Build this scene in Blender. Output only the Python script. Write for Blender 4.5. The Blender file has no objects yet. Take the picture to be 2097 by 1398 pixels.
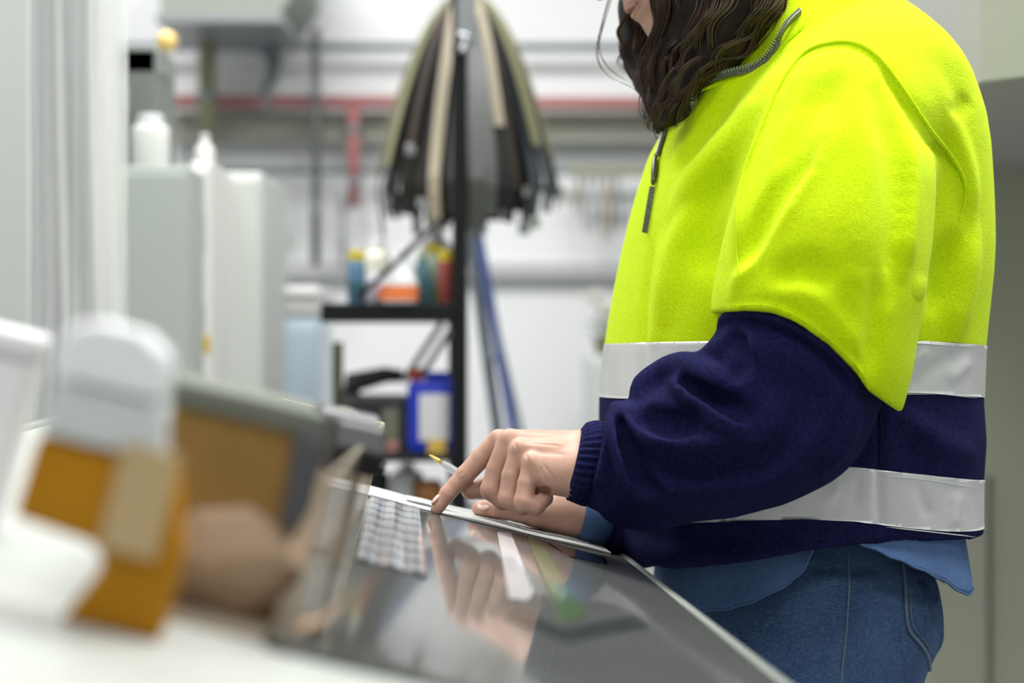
import bpy, bmesh, math, random
import numpy as np
from mathutils import Vector, Matrix
from mathutils.bvhtree import BVHTree

# ------------------------------------------------------------------ camera, world, lights, exposure
SC = bpy.context.scene
COL = SC.collection
FPX = 3400.0          # focal length in pixels of the 2097 px wide frame
CAMZ = 1.17           # camera height above the floor (m)
FOCUS = 1.62
cam_data = bpy.data.cameras.new('camera')
cam = bpy.data.objects.new('camera', cam_data); COL.objects.link(cam)
cam.location = (0, 0, CAMZ); cam.rotation_euler = (math.pi / 2, 0, 0)
cam_data.sensor_width = 36.0; cam_data.lens = 36.0 * FPX / 2097.0
cam_data.clip_start = 0.02; cam_data.clip_end = 60
cam_data.dof.use_dof = True; cam_data.dof.focus_distance = FOCUS; cam_data.dof.aperture_fstop = 2.6
SC.camera = cam
SC.view_settings.view_transform = 'Standard'
SC.view_settings.look = 'None'
SC.view_settings.gamma = 1.0
SC.view_settings.use_curve_mapping = False
SC.view_settings.exposure = 0.42
SC.cycles.max_bounces = 7; SC.cycles.diffuse_bounces = 3; SC.cycles.glossy_bounces = 3; SC.cycles.transmission_bounces = 4; SC.cycles.transparent_max_bounces = 8
world = bpy.data.worlds.new('hall_ambient'); SC.world = world; world.use_nodes = True
world.node_tree.nodes['Background'].inputs[0].default_value = (0.92, 0.96, 1.0, 1)
world.node_tree.nodes['Background'].inputs[1].default_value = 0.25
LIGHTS = [(0.95, 1.75, 72), (-0.95, 2.0, 12), (0.95, -0.3, 12), (-0.95, 0.1, 16), (0.95, 3.2, 40), (-0.95, 3.2, 42)]
CEIL = 3.5
for i, (lx, ly, lw) in enumerate(LIGHTS):
    ld = bpy.data.lights.new('tube_light', 'AREA'); ld.shape = 'RECTANGLE'; ld.size = 1.2; ld.size_y = 0.5
    ld.energy = lw; ld.color = (1.0, 0.985, 0.96)
    lo = bpy.data.objects.new('tube_light', ld); COL.objects.link(lo); lo.location = (lx, ly, CEIL - 0.075)

# ------------------------------------------------------------------ helpers
def W(px, py, d):
    """a point of the place: d metres in front of the camera, seen at (px, py) of the 2097x1398 frame"""
    return Vector(((px - 1048.5) / FPX * d, d, CAMZ + (699.0 - py) / FPX * d))

def rowz(py, d): return CAMZ + (699.0 - py) / FPX * d
def colx(px, d): return (px - 1048.5) / FPX * d

MATS = {}
def mat(name, col, rough=0.6, metal=0.0, noise=None, bump=None, spec=0.5, alpha=1.0, trans=0.0, sheen=0.0, sss=0.0, coat=0.0, ior=1.45, emit=None, col2=None):
    """procedural principled material; noise=(scale, amount), bump=(scale, strength, distance)"""
    if name in MATS: return MATS[name]
    m = bpy.data.materials.new(name); m.use_nodes = True; MATS[name] = m
    nt = m.node_tree; b = nt.nodes['Principled BSDF']
    b.inputs['Base Color'].default_value = (*col, 1); b.inputs['Roughness'].default_value = rough
    b.inputs['Metallic'].default_value = metal; b.inputs['Specular IOR Level'].default_value = spec
    b.inputs['IOR'].default_value = ior
    b.inputs['Alpha'].default_value = alpha; b.inputs['Transmission Weight'].default_value = trans
    b.inputs['Sheen Weight'].default_value = sheen; b.inputs['Coat Weight'].default_value = coat
    if sss:
        b.inputs['Subsurface Weight'].default_value = sss; b.inputs['Subsurface Radius'].default_value = (0.012, 0.005, 0.003); b.inputs['Subsurface Scale'].default_value = 0.5
    if emit:
        b.inputs['Emission Color'].default_value = (*emit[0], 1); b.inputs['Emission Strength'].default_value = emit[1]
    if noise or bump:
        tc = nt.nodes.new('ShaderNodeTexCoord')
    if noise:
        n = nt.nodes.new('ShaderNodeTexNoise'); n.inputs['Scale'].default_value = noise[0]; n.inputs['Detail'].default_value = 5
        nt.links.new(tc.outputs['Object'], n.inputs['Vector'])
        r = nt.nodes.new('ShaderNodeValToRGB'); a = noise[1]
        r.color_ramp.elements[0].position = 0.3; r.color_ramp.elements[1].position = 0.7
        c2 = col2 if col2 else tuple(min(1, c * (1 + a)) for c in col)
        c1 = col if col2 else tuple(c * (1 - a) for c in col)
        r.color_ramp.elements[0].color = (*c1, 1); r.color_ramp.elements[1].color = (*c2, 1)
        nt.links.new(n.outputs['Fac'], r.inputs['Fac']); nt.links.new(r.outputs['Color'], b.inputs['Base Color'])
    if bump:
        n2 = nt.nodes.new('ShaderNodeTexNoise'); n2.inputs['Scale'].default_value = bump[0]; n2.inputs['Detail'].default_value = 4
        nt.links.new(tc.outputs['Object'], n2.inputs['Vector'])
        bp = nt.nodes.new('ShaderNodeBump'); bp.inputs['Strength'].default_value = bump[1]; bp.inputs['Distance'].default_value = bump[2]
        nt.links.new(n2.outputs['Fac'], bp.inputs['Height']); nt.links.new(bp.outputs['Normal'], b.inputs['Normal'])
    return m

def tag(o, label=None, cat=None, group=None, kind=None):
    if label: o['label'] = label
    if cat: o['category'] = cat
    if group: o['group'] = group
    if kind: o['kind'] = kind
    return o

def link(name, me, material, parent=None, smooth=False):
    o = bpy.data.objects.new(name, me); COL.objects.link(o)
    if material is not None:
        me.materials.clear(); me.materials.append(material)
    if smooth:
        me.polygons.foreach_set('use_smooth', np.ones(len(me.polygons), dtype=bool)); me.update()
    if parent is not None: o.parent = parent; o.matrix_parent_inverse = Matrix.Identity(4)
    return o

def empty(name, loc=(0, 0, 0)):
    o = bpy.data.objects.new(name, None); COL.objects.link(o); o.empty_display_size = 0.05; o.location = loc
    return o

class MB:
    """collects shapes in a bmesh; build() links them as ONE mesh object"""
    def __init__(s): s.bm = bmesh.new()
    def box(s, c, size, M=None, bevel=0.0, seg=2):
        r = bmesh.ops.create_cube(s.bm, size=1.0); vs = r['verts']
        for v in vs: v.co = Vector((v.co.x * size[0], v.co.y * size[1], v.co.z * size[2]))
        if bevel:
            es = list({e for v in vs for e in v.link_edges})
            rb = bmesh.ops.bevel(s.bm, geom=es, offset=bevel, segments=seg, affect='EDGES', profile=0.5)
            vs = list({v for f in rb['faces'] for v in f.verts} | {v for v in vs if v.is_valid})
        c = Vector(c)
        for v in vs:
            v.co = (M @ v.co if M is not None else v.co) + c
        return s
    def tube(s, pts, r, seg=10, caps=True, flat=1.0, up=None):
        """swept tube through pts, r one radius or one per point; flat < 1 squashes it along its second axis"""
        P = [Vector(p) for p in pts]; n = len(P); rs = r if isinstance(r, (list, tuple)) else [r] * n
        rings = []; ref = None
        for i in range(n):
            t = (P[min(i + 1, n - 1)] - P[max(i - 1, 0)]).normalized()
            if ref is None:
                ref = Vector(up) if up is not None else (Vector((0, 0, 1)) if abs(t.z) < 0.9 else Vector((1, 0, 0)))
            a = (ref - t * ref.dot(t))
            if a.length < 1e-6: a = t.orthogonal()
            a.normalize(); b = t.cross(a); ref = a
            rings.append([s.bm.verts.new(P[i] + a * (math.cos(k * 2 * math.pi / seg) * rs[i]) + b * (math.sin(k * 2 * math.pi / seg) * rs[i] * flat)) for k in range(seg)])
        for i in range(n - 1):
            for k in range(seg):
                s.bm.faces.new((rings[i][k], rings[i][(k + 1) % seg], rings[i + 1][(k + 1) % seg], rings[i + 1][k]))
        if caps:
            s.bm.faces.new(list(reversed(rings[0]))); s.bm.faces.new(rings[-1])
        return s
    def lathe(s, prof, c=(0, 0, 0), seg=24, M=None, sx=1.0, sy=1.0, power=2.0):
        """prof [(r, z)...] turned about Z; sx, sy squash; power > 2 squares the section"""
        c = Vector(c); rings = []
        for (r, z) in prof:
            ring = []
            for k in range(seg):
                a = 2 * math.pi * k / seg; ca, sa = math.cos(a), math.sin(a)
                q = (abs(ca) ** power + abs(sa) ** power) ** (-1.0 / power)
                p = Vector((r * q * ca * sx, r * q * sa * sy, z))
                ring.append(s.bm.verts.new((M @ p if M is not None else p) + c))
            rings.append(ring)
        for i in range(len(rings) - 1):
            for k in range(seg):
                s.bm.faces.new((rings[i][k], rings[i][(k + 1) % seg], rings[i + 1][(k + 1) % seg], rings[i + 1][k]))
        s.bm.faces.new(list(reversed(rings[0]))); s.bm.faces.new(rings[-1])
        return s
    def ribbon(s, pts, wid, side, thick=0.002):
        """flat strap with thickness along pts; side gives the width direction per point"""
        P = [Vector(p) for p in pts]; n = len(P); rings = []
        for i in range(n):
            t = (P[min(i + 1, n - 1)] - P[max(i - 1, 0)]).normalized()
            sd = Vector(side[i] if isinstance(side, list) else side); sd = (sd - t * sd.dot(t)).normalized(); nn = t.cross(sd)
            w = wid[i] if isinstance(wid, list) else wid
            rings.append([s.bm.verts.new(P[i] + sd * (w / 2 * a) + nn * (thick / 2 * b)) for a, b in ((1, 1), (-1, 1), (-1, -1), (1, -1))])
        for i in range(n - 1):
            for k in range(4):
                s.bm.faces.new((rings[i][k], rings[i][(k + 1) % 4], rings[i + 1][(k + 1) % 4], rings[i + 1][k]))
        s.bm.faces.new(list(reversed(rings[0]))); s.bm.faces.new(rings[-1])
        return s
    def prism(s, poly, h0, h1, M=None, c=(0, 0, 0)):
        """outline poly [(x, y)...] extruded from h0 to h1 along local Z"""
        c = Vector(c)
        f = lambda x, y, z: (M @ Vector((x, y, z)) if M is not None else Vector((x, y, z))) + c
        lo = [s.bm.verts.new(f(x, y, h0)) for x, y in poly]; hi = [s.bm.verts.new(f(x, y, h1)) for x, y in poly]
        n = len(poly)
        for k in range(n): s.bm.faces.new((lo[k], lo[(k + 1) % n], hi[(k + 1) % n], hi[k]))
        s.bm.faces.new(list(reversed(lo))); s.bm.faces.new(hi)
        return s
    def build(s, name, material, parent=None, smooth=False, bevel=0.0, subsurf=0):
        bmesh.ops.recalc_face_normals(s.bm, faces=s.bm.faces[:])
        me = bpy.data.meshes.new(name); s.bm.to_mesh(me); s.bm.free()
        o = link(name, me, material, parent, smooth)
        if bevel:
            md = o.modifiers.new('bevel', 'BEVEL'); md.width = bevel; md.segments = 2; md.limit_method = 'ANGLE'
        if subsurf:
            md = o.modifiers.new('sub', 'SUBSURF'); md.levels = subsurf; md.render_levels = subsurf
        return o

# ---- signed distance modelling in numpy: round cones and sections, meshed with surface nets
def grid(lo, hi, h):
    n = [int(math.ceil((hi[i] - lo[i]) / h)) + 1 for i in range(3)]
    ax = [lo[i] + h * np.arange(n[i], dtype=np.float32) for i in range(3)]
    return np.meshgrid(*ax, indexing='ij')

def rcone(G, a, b, ra, rb):
    ax, ay, az = a; d = [b[i] - a[i] for i in range(3)]; L = max(1e-9, sum(x * x for x in d))
    X, Y, Z = G[0] - ax, G[1] - ay, G[2] - az
    t = np.clip((X * d[0] + Y * d[1] + Z * d[2]) / L, 0, 1)
    return np.sqrt((X - t * d[0]) ** 2 + (Y - t * d[1]) ** 2 + (Z - t * d[2]) ** 2) - (ra + t * (rb - ra))

def ball(G, c, r, M=None):
    """ellipsoid, r = radii, M = 3x3 rotation (columns = axes)"""
    X = [G[i] - c[i] for i in range(3)]
    if M is not None: X = [X[0] * M[0][k] + X[1] * M[1][k] + X[2] * M[2][k] for k in range(3)]
    if not isinstance(r, (tuple, list)): r = (r, r, r)
    q = np.sqrt(sum((X[k] / r[k]) ** 2 for k in range(3)))
    return (q - 1) * min(r)

def smin(a, b, k):
    h = np.clip(0.5 + 0.5 * (b - a) / k, 0, 1)
    return b + (a - b) * h - k * h * (1 - h)

def smax(a, b, k): return -smin(-a, -b, k)

def nets(G, V):
    """surface nets of V < 0 -> verts, quads"""
    V = V.astype(np.float32); o = np.array([G[i][0, 0, 0] for i in range(3)]); h = float(G[0][1, 0, 0] - G[0][0, 0, 0])
    nx, ny, nz = V.shape
    cs = [(i, j, k) for i in (0, 1) for j in (0, 1) for k in (0, 1)]
    sl = lambda c: V[c[0]:nx - 1 + c[0], c[1]:ny - 1 + c[1], c[2]:nz - 1 + c[2]]
    cnt = sum((sl(c) < 0).astype(np.int8) for c in cs)
    act = (cnt > 0) & (cnt < 8); cells = np.argwhere(act); n = len(cells)
    idx = -np.ones(act.shape, dtype=np.int64); idx[act] = np.arange(n)
    val = {c: sl(c)[act] for c in cs}
    acc = np.zeros((n, 3)); k = np.zeros(n)
    for a in cs:
        for ax in range(3):
            if a[ax]: continue
            b = list(a); b[ax] = 1; b = tuple(b)
            va, vb = val[a], val[b]; cr = (va < 0) != (vb < 0)
            t = np.where(cr, va / np.where(cr, va - vb, 1), 0)
            p = np.tile(np.array(a, float), (n, 1)); p[:, ax] += t
            acc[cr] += p[cr]; k[cr] += 1
    vs = o + h * (cells + acc / k[:, None])
    q = []; s = V < 0
    for ax in range(3):
        u, w = [(1, 2), (2, 0), (0, 1)][ax]
        A = [slice(1, -1)] * 3; B = [slice(1, -1)] * 3
        A[ax] = slice(0, -1); B[ax] = slice(1, None)
        d = s[tuple(A)] != s[tuple(B)]; pos = np.argwhere(d)
        off = np.ones(3, int); off[ax] = 0; pos = pos + off
        fl = s[pos[:, 0], pos[:, 1], pos[:, 2]]
        def cell(du, dw):
            p = pos.copy(); p[:, u] += du; p[:, w] += dw
            return idx[p[:, 0], p[:, 1], p[:, 2]]
        Q = np.stack([cell(-1, -1), cell(0, -1), cell(0, 0), cell(-1, 0)], 1)
        Q[~fl] = Q[~fl][:, ::-1]; q.append(Q)
    return vs, np.concatenate(q)

def relax(vs, q, it=2, lam=0.5):
    e = np.concatenate([q[:, [0, 1]], q[:, [1, 2]], q[:, [2, 3]], q[:, [3, 0]]])
    n = len(vs)
    for _ in range(it):
        acc = np.zeros((n, 3)); c = np.bincount(e.ravel(), minlength=n)
        for d in range(3):
            acc[:, d] = np.bincount(e[:, 0], weights=vs[e[:, 1], d], minlength=n) + np.bincount(e[:, 1], weights=vs[e[:, 0], d], minlength=n)
        vs = vs + lam * (acc / c[:, None] - vs)
    return vs

def normals(vs, q):
    fn = np.cross(vs[q[:, 2]] - vs[q[:, 0]], vs[q[:, 3]] - vs[q[:, 1]]); N = np.zeros_like(vs)
    for k in range(4):
        for d in range(3): N[:, d] += np.bincount(q[:, k], weights=fn[:, d], minlength=len(vs))
    return N / (np.linalg.norm(N, axis=1, keepdims=True) + 1e-12)

def project(vs):
    return 1048.5 + FPX * vs[:, 0] / vs[:, 1], 699 - FPX * (vs[:, 2] - CAMZ) / vs[:, 1]

def poly_dist(x, y, pts):
    """distance to a polyline and position 0..1 along it, signed side"""
    best = np.full(len(x), 1e9); tt = np.zeros(len(x)); sd = np.zeros(len(x))
    seg = [math.dist(pts[i], pts[i + 1]) for i in range(len(pts) - 1)]; tot = sum(seg); run = 0
    for i in range(len(pts) - 1):
        (ax, ay), (bx, by) = pts[i], pts[i + 1]; dx, dy = bx - ax, by - ay; L = dx * dx + dy * dy
        t = np.clip(((x - ax) * dx + (y - ay) * dy) / L, 0, 1)
        ex, ey = x - ax - t * dx, y - ay - t * dy; d = np.hypot(ex, ey); m = d < best
        best[m] = d[m]; tt[m] = ((run + t * seg[i]) / tot)[m]; sd[m] = np.sign(dx * ey - dy * ex)[m]
        run += seg[i]
    return best, tt, sd

def smoothline(pts, n=6):
    """Catmull-Rom through points (any dimension)"""
    P = [np.array(p, float) for p in pts]; P = [2 * P[0] - P[1]] + P + [2 * P[-1] - P[-2]]; out = []
    for i in range(1, len(P) - 2):
        a, b, c, d = P[i - 1:i + 3]
        for k in range(n):
            t = k / n; out.append(0.5 * (2 * b + (c - a) * t + (2 * a - 5 * b + 4 * c - d) * t * t + (3 * b - a - 3 * c + d) * t ** 3))
    out.append(P[-2]); return [tuple(p) for p in out]

def sculpt(vs, q, strokes, side=-1):
    """cloth folds: each stroke (points, width px, height mm[, skew]) raises or sinks the camera-side cloth along its normal"""
    N = normals(vs, q); x, y = project(vs)
    view = vs - np.array([0, 0, CAMZ]); view /= np.linalg.norm(view, axis=1, keepdims=True)
    face = np.clip((-(N * view).sum(1) + 0.15) / 0.4, 0, 1)
    D = np.zeros(len(vs))
    for st in strokes:
        pts, w, amp = st[0], st[1], st[2]; skew = st[3] if len(st) > 3 else 0
        d, t, sd = poly_dist(x, y, smoothline(pts, 5) if len(pts) > 2 else pts)
        ww = w * np.where(sd * skew > 0, 1 + abs(skew), 1.0) if skew else w
        D += amp * 1e-3 * np.exp(-(d / ww) ** 2) * np.clip(np.minimum(t, 1 - t) / 0.18 + 0.15, 0, 1)
    return vs + N * (D * face)[:, None]

def qmesh(name, vs, q):
    me = bpy.data.meshes.new(name); me.vertices.add(len(vs)); me.vertices.foreach_set('co', np.asarray(vs, np.float32).ravel())
    me.loops.add(len(q) * 4); me.loops.foreach_set('vertex_index', q.astype(np.int32).ravel())
    me.polygons.add(len(q)); me.polygons.foreach_set('loop_start', np.arange(0, len(q) * 4, 4, dtype=np.int32))
    me.update(calc_edges=True); me.validate(); return me

def bvh_of(vs, q): return BVHTree.FromPolygons([tuple(v) for v in vs], [tuple(int(i) for i in f) for f in q])

def onto(bvh, px, py, lift=0.0):
    """where the line of sight through (px, py) meets the cloth"""
    o = Vector((0, 0, CAMZ)); d = W(px, py, 1.0) - o; d.normalize()
    h = bvh.ray_cast(o, d)
    if h[0] is None:
        h2 = bvh.find_nearest(W(px, py, 1.7)); return h2[0] + h2[1] * lift
    nn = h[1] if h[1].dot(d) < 0 else -h[1]
    return h[0] + nn * lift


def folds(G, D, bvh, items):
    """cloth folds laid on a meshed field: (points px, radius mm, height mm, blend mm); height < 0 presses a groove"""
    o = np.array([G[i][0, 0, 0] for i in range(3)]); h = float(G[0][1, 0, 0] - G[0][0, 0, 0])
    for pts, r, out, k in items:
        r *= 1e-3; out *= 1.45e-3; k *= 1e-3
        if out < 0: out = -min(-out, 0.88 * r)
        L = smoothline(pts, 4) if len(pts) > 2 else [pts[0], tuple((np.array(pts[0]) + np.array(pts[1])) / 2), pts[1]]
        C = []; n = len(L)
        for i, p in enumerate(L):
            t = i / (n - 1); e = min(1.0, min(t, 1 - t) / 0.25 + 0.12); e = e * e * (3 - 2 * e)
            v0 = Vector((0, 0, CAMZ)); d = (W(p[0], p[1], 1.0) - v0).normalized(); hit = bvh.ray_cast(v0, d)
            if hit[0] is None:
                q = bvh.find_nearest(W(p[0], p[1], 1.58)); P, N = q[0], q[1]
            else: P, N = hit[0], hit[1]
            if N.dot(d) > 0: N = -N
            rr = r * (0.55 + 0.45 * e)
            c = P - N * (rr - abs(out) * e) if out > 0 else P + N * (rr - abs(out) * e)
            C.append((np.array(c), rr))
        for _ in range(3):
            C = [C[0]] + [((C[i - 1][0] + 2 * C[i][0] + C[i + 1][0]) / 4, C[i][1]) for i in range(1, n - 1)] + [C[-1]]
        PC = np.array([c for c, _ in C]); m = r + 2 * k + 3 * h
        lo = np.maximum(((PC.min(0) - m - o) / h).astype(int), 0); hi = ((PC.max(0) + m - o) / h).astype(int) + 2
        sl = tuple(slice(lo[j], max(lo[j], hi[j])) for j in range(3)); g = [x[sl] for x in G]
        if g[0].size == 0: continue
        e = None
        for (a, ra), (b, rb_) in zip(C[:-1], C[1:]):
            f = rcone(g, a, b, ra, rb_); e = f if e is None else np.minimum(e, f)
        D[sl] = smin(D[sl], e, k) if out > 0 else smax(D[sl], -e, k)
    return D

rnd = random.Random(7)

# ------------------------------------------------------------------ person
M_SKIN = mat('skin', (0.57, 0.34, 0.262), 0.45, noise=(45, 0.10), bump=(420, 0.12, 0.0006), sss=0.12, spec=0.4)
M_NAIL = mat('nail', (0.80, 0.52, 0.44), 0.25)
M_LIP = mat('lip', (0.56, 0.30, 0.25), 0.45)
M_YEL = mat('fluorescent_fleece', (0.62, 0.86, 0.0), 0.9, noise=(330, 0.08), bump=(620, 0.6, 0.0014), sheen=0.05, spec=0.2)
M_NAVY = mat('navy_fleece', (0.0115, 0.012, 0.060), 0.95, noise=(300, 0.35), bump=(650, 0.5, 0.0016), sheen=0.0, spec=0.1)
M_TAPE = mat('reflective_tape', (0.68, 0.69, 0.70), 0.36, metal=0.35, noise=(9, 0.12), bump=(26, 0.25, 0.004))
M_ZIP = mat('zip_grey', (0.10, 0.115, 0.09), 0.5, noise=(400, 0.5))
M_METAL = mat('dark_zip_metal', (0.12, 0.12, 0.12), 0.3, metal=0.9)
M_THREAD = mat('denim_thread', (0.13, 0.18, 0.25), 0.8)
M_HAIR = mat('dark_hair', (0.014, 0.008, 0.006), 0.5, noise=(60, 0.5), spec=0.3)
M_STRAND = mat('brown_hair_strands', (0.075, 0.042, 0.025), 0.33, noise=(25, 0.6), spec=0.6)
M_SHOE = mat('black_leather', (0.02, 0.02, 0.022), 0.45)

def denim(name, c1, c2, c3):
    m = mat(name, c1, 0.85, noise=(14, 0.2), bump=(900, 0.3, 0.0006), spec=0.2)
    nt = m.node_tree; b = nt.nodes['Principled BSDF']; ramp = [n for n in nt.nodes if n.type == 'VALTORGB'][0]
    ramp.color_ramp.elements[0].color = (*c1, 1); ramp.color_ramp.elements[1].color = (*c2, 1)
    tc = [n for n in nt.nodes if n.type == 'TEX_COORD'][0]
    mixes = ramp.outputs['Color']
    for ax, sc in ((0, (1900, 1900, 120)), (1, (160, 160, 2100))):
        mp = nt.nodes.new('ShaderNodeMapping'); mp.inputs['Scale'].default_value = sc
        n = nt.nodes.new('ShaderNodeTexNoise'); n.inputs['Scale'].default_value = 1.0; n.inputs['Detail'].default_value = 2
        nt.links.new(tc.outputs['Object'], mp.inputs['Vector']); nt.links.new(mp.outputs['Vector'], n.inputs['Vector'])
        r = nt.nodes.new('ShaderNodeValToRGB'); r.color_ramp.elements[0].position = 0.5; r.color_ramp.elements[1].position = 0.75
        r.color_ramp.elements[0].color = (0, 0, 0, 1); r.color_ramp.elements[1].color = (0.55, 0.55, 0.55, 1)
        nt.links.new(n.outputs['Fac'], r.inputs['Fac'])
        mx = nt.nodes.new('ShaderNodeMix'); mx.data_type = 'RGBA'; mx.inputs[7].default_value = (*c3, 1)
        nt.links.new(r.outputs['Color'], mx.inputs[0]); nt.links.new(mixes, mx.inputs[6]); mixes = mx.outputs[2]
    nt.links.new(mixes, b.inputs['Base Color'])
    return m
M_JEAN = denim('blue_denim', (0.019, 0.046, 0.125), (0.050, 0.102, 0.225), (0.16, 0.235, 0.37))
M_SHIRT = denim('light_denim', (0.050, 0.105, 0.24), (0.080, 0.150, 0.32), (0.14, 0.23, 0.41))

BX, BY = None, 1.80                     # body mid-plane depth
YAW = math.radians(14)
CY, SY = math.cos(YAW), math.sin(YAW)
def interp(z, zs, v):
    o = np.argsort(zs); return np.interp(z, np.array(zs)[o], np.array(v)[o]).astype(np.float32)

# torso of the jacket: rows (py, left px, right px, half width in depth)
ROWS = [(-110, 1600, 1740, .055), (-60, 1600, 1758, .075), (-20, 1610, 1782, .105), (0, 1612, 1800, .125), (30, 1605, 1838, .148), (60, 1590, 1872, .165), (95, 1565, 1908, .182),
        (130, 1520, 1942, .192), (160, 1470, 1966, .197), (200, 1420, 1988, .200), (240, 1385, 2005, .202), (300, 1352, 2018, .204), (380, 1325, 2026, .205),
        (440, 1308, 2030, .206), (500, 1294, 2032, .207), (560, 1281, 2029, .208), (640, 1266, 2021, .208), (720, 1254, 2013, .208), (820, 1244, 2010, .208),
        (900, 1243, 2017, .207), (950, 1245, 2014, .206), (1000, 1248, 2010, .205), (1060, 1250, 2010, .204), (1120, 1254, 2014, .203), (1200, 1266, 2014, .200)]
DT = 1.74
tz = [rowz(r[0], DT) for r in ROWS]; txc = [(colx(r[1], DT) + colx(r[2], DT)) / 2 for r in ROWS]; tH = [(colx(r[2], DT) - colx(r[1], DT)) / 2 for r in ROWS]; tb = [r[3] for r in ROWS]
ta = [math.sqrt(max(h * h - (b * SY) ** 2, (0.6 * h) ** 2)) / CY for h, b in zip(tH, tb)]
HEM = [(1200, 1150), (1262, 1150), (1300, 1170), (1360, 1176), (1480, 1152), (1620, 1120), (1800, 1106), (2012, 1122), (2100, 1124)]
DN = 1.60
def rowline(tab, X):
    xs = np.array([colx(p[0], DN + 0.12) for p in tab]); zs = np.array([rowz(p[1], DN + 0.02) for p in tab])
    return np.interp(X, xs, zs).astype(np.float32)

def torso_sdf(G, grow=0.0):
    X, Y, Z = G
    c = interp(Z, tz, txc); a = interp(Z, tz, ta) + grow; b = interp(Z, tz, tb) + grow
    dx, dy = X - c, Y - BY
    u = dx * CY + dy * SY; v = -dx * SY + dy * CY
    n = 2.35
    q = ((np.abs(u) / a) ** n + (np.abs(v) / b) ** n) ** (1 / n)
    return (q - 1) * np.minimum(a, b)

def wp(px, py, d): return tuple(W(px, py, d))
# near arm sleeve (yellow upper part): (px, py, depth, radius)
UP = [(1750, 185, 1.655, .062), (1738, 260, 1.632, .074), (1716, 390, 1.606, .085), (1690, 520, 1.588, .090), (1668, 640, 1.580, .090), (1655, 760, 1.575, .086), (1650, 860, 1.575, .080)]
def sleeve_up(G, grow=0.0):
    d = None
    for (a, b) in zip(UP[:-1], UP[1:]):
        e = rcone(G, wp(*a[:3]), wp(*b[:3]), a[3] + grow, b[3] + grow); d = e if d is None else smin(d, e, 0.03)
    return d

def chain0(G, pts, k=0.01):
    D = None
    for a, b in zip(pts[:-1], pts[1:]):
        e = rcone(G, wp(*a[:3]), wp(*b[:3]), a[3], b[3]); D = e if D is None else smin(D, e, k)
    return D
# --- jacket torso, running over into the upper sleeve above SZ
SZ = 1.205
SLEEVE_FOLDS = [
    ([(1712, 262), (1642, 370), (1578, 458), (1524, 550), (1498, 606)], 11, 5, 7),
    ([(1672, 290), (1604, 382), (1550, 474), (1524, 535)], 16, -7, 8),
    ([(1598, 200), (1546, 318), (1520, 430), (1512, 512)], 10, 5, 8),
    ([(1700, 165), (1655, 250), (1610, 330)], 18, -4, 12),
    ([(1748, 140), (1768, 280), (1757, 420), (1745, 560)], 14, 3, 12),
    ([(1800, 200), (1832, 320), (1840, 460), (1822, 600)], 18, -4, 12),
    ([(1860, 250), (1872, 360), (1864, 470), (1852, 560)], 10, 5, 8),
    ([(1600, 570), (1645, 545), (1690, 570)], 16, -4, 10),
    ([(1802, 560), (1792, 660), (1777, 760)], 12, -4, 8)]
G = grid((0.10, 1.42, 0.95), (0.54, 1.80, 1.50), 0.006)
_v, _q = nets(G, sleeve_up(G)); _v = relax(_v, _q, 6); U0_BVH = bvh_of(_v, _q)
TORSO_FOLDS = [
    ([(1490, 330), (1452, 405), (1440, 480), (1458, 545)], 26, -8, 14),
    ([(1578, 180), (1500, 285), (1430, 350), (1386, 415)], 20, 6, 14),
    ([(1500, 200), (1440, 270), (1392, 335)], 16, -5, 12),
    ([(1405, 440), (1375, 530), (1362, 640)], 18, 4, 12),
    ([(1850, 120), (1928, 222), (1984, 345), (1990, 440)], 13, 4, 10),
    ([(1952, 490), (1925, 560), (1905, 630)], 16, -7, 10),
    ([(1995, 480), (1978, 600), (1950, 690)], 16, 5, 12),
    ([(1850, 850), (1930, 910), (1992, 930)], 14, 4, 10), ([(1840, 900), (1905, 960)], 14, -4, 10),
    ([(1285, 1112), (1360, 1140), (1440, 1128)], 14, 5, 10), ([(1440, 1106), (1540, 1098)], 10, -5, 8)]
G = grid((0.06, 1.455, 0.90), (0.56, 2.06, 1.60), 0.0044)
Dj = torso_sdf(G)
Dj = smin(Dj, chain0(G, [(1440, 206, 1.722, .016), (1500, 180, 1.704, .018), (1565, 162, 1.694, .019), (1612, 112, 1.690, .020), (1655, 58, 1.698, .022), (1720, 10, 1.72, .025)]), 0.03)
_g = [x[::2, ::2, ::2] for x in G]; _v, _q = nets(_g, Dj[::2, ::2, ::2]); _v = relax(_v, _q, 4); T0_BVH = bvh_of(_v, _q)
Dj = folds(G, Dj, T0_BVH, TORSO_FOLDS)
Du = folds(G, sleeve_up(G), U0_BVH, SLEEVE_FOLDS) + 0.0018 * np.clip((1.250 - G[2]) / 0.045, 0, 1)
Du = smax(Du, SZ - G[2], 0.003)
Dj = smin(Dj, Du, 0.006 + 0.034 * np.clip((G[2] - 1.30) / 0.10, 0, 1))
far = rcone(G, wp(1745, 190, 1.95), wp(1650, 620, 2.03), .075, .08)
Dj = smin(Dj, far, 0.03)
Dj = np.maximum(Dj, rowline(HEM, G[0]) - G[2])
jv, jq = nets(G, Dj); jv = relax(jv, jq, 3)
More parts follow.
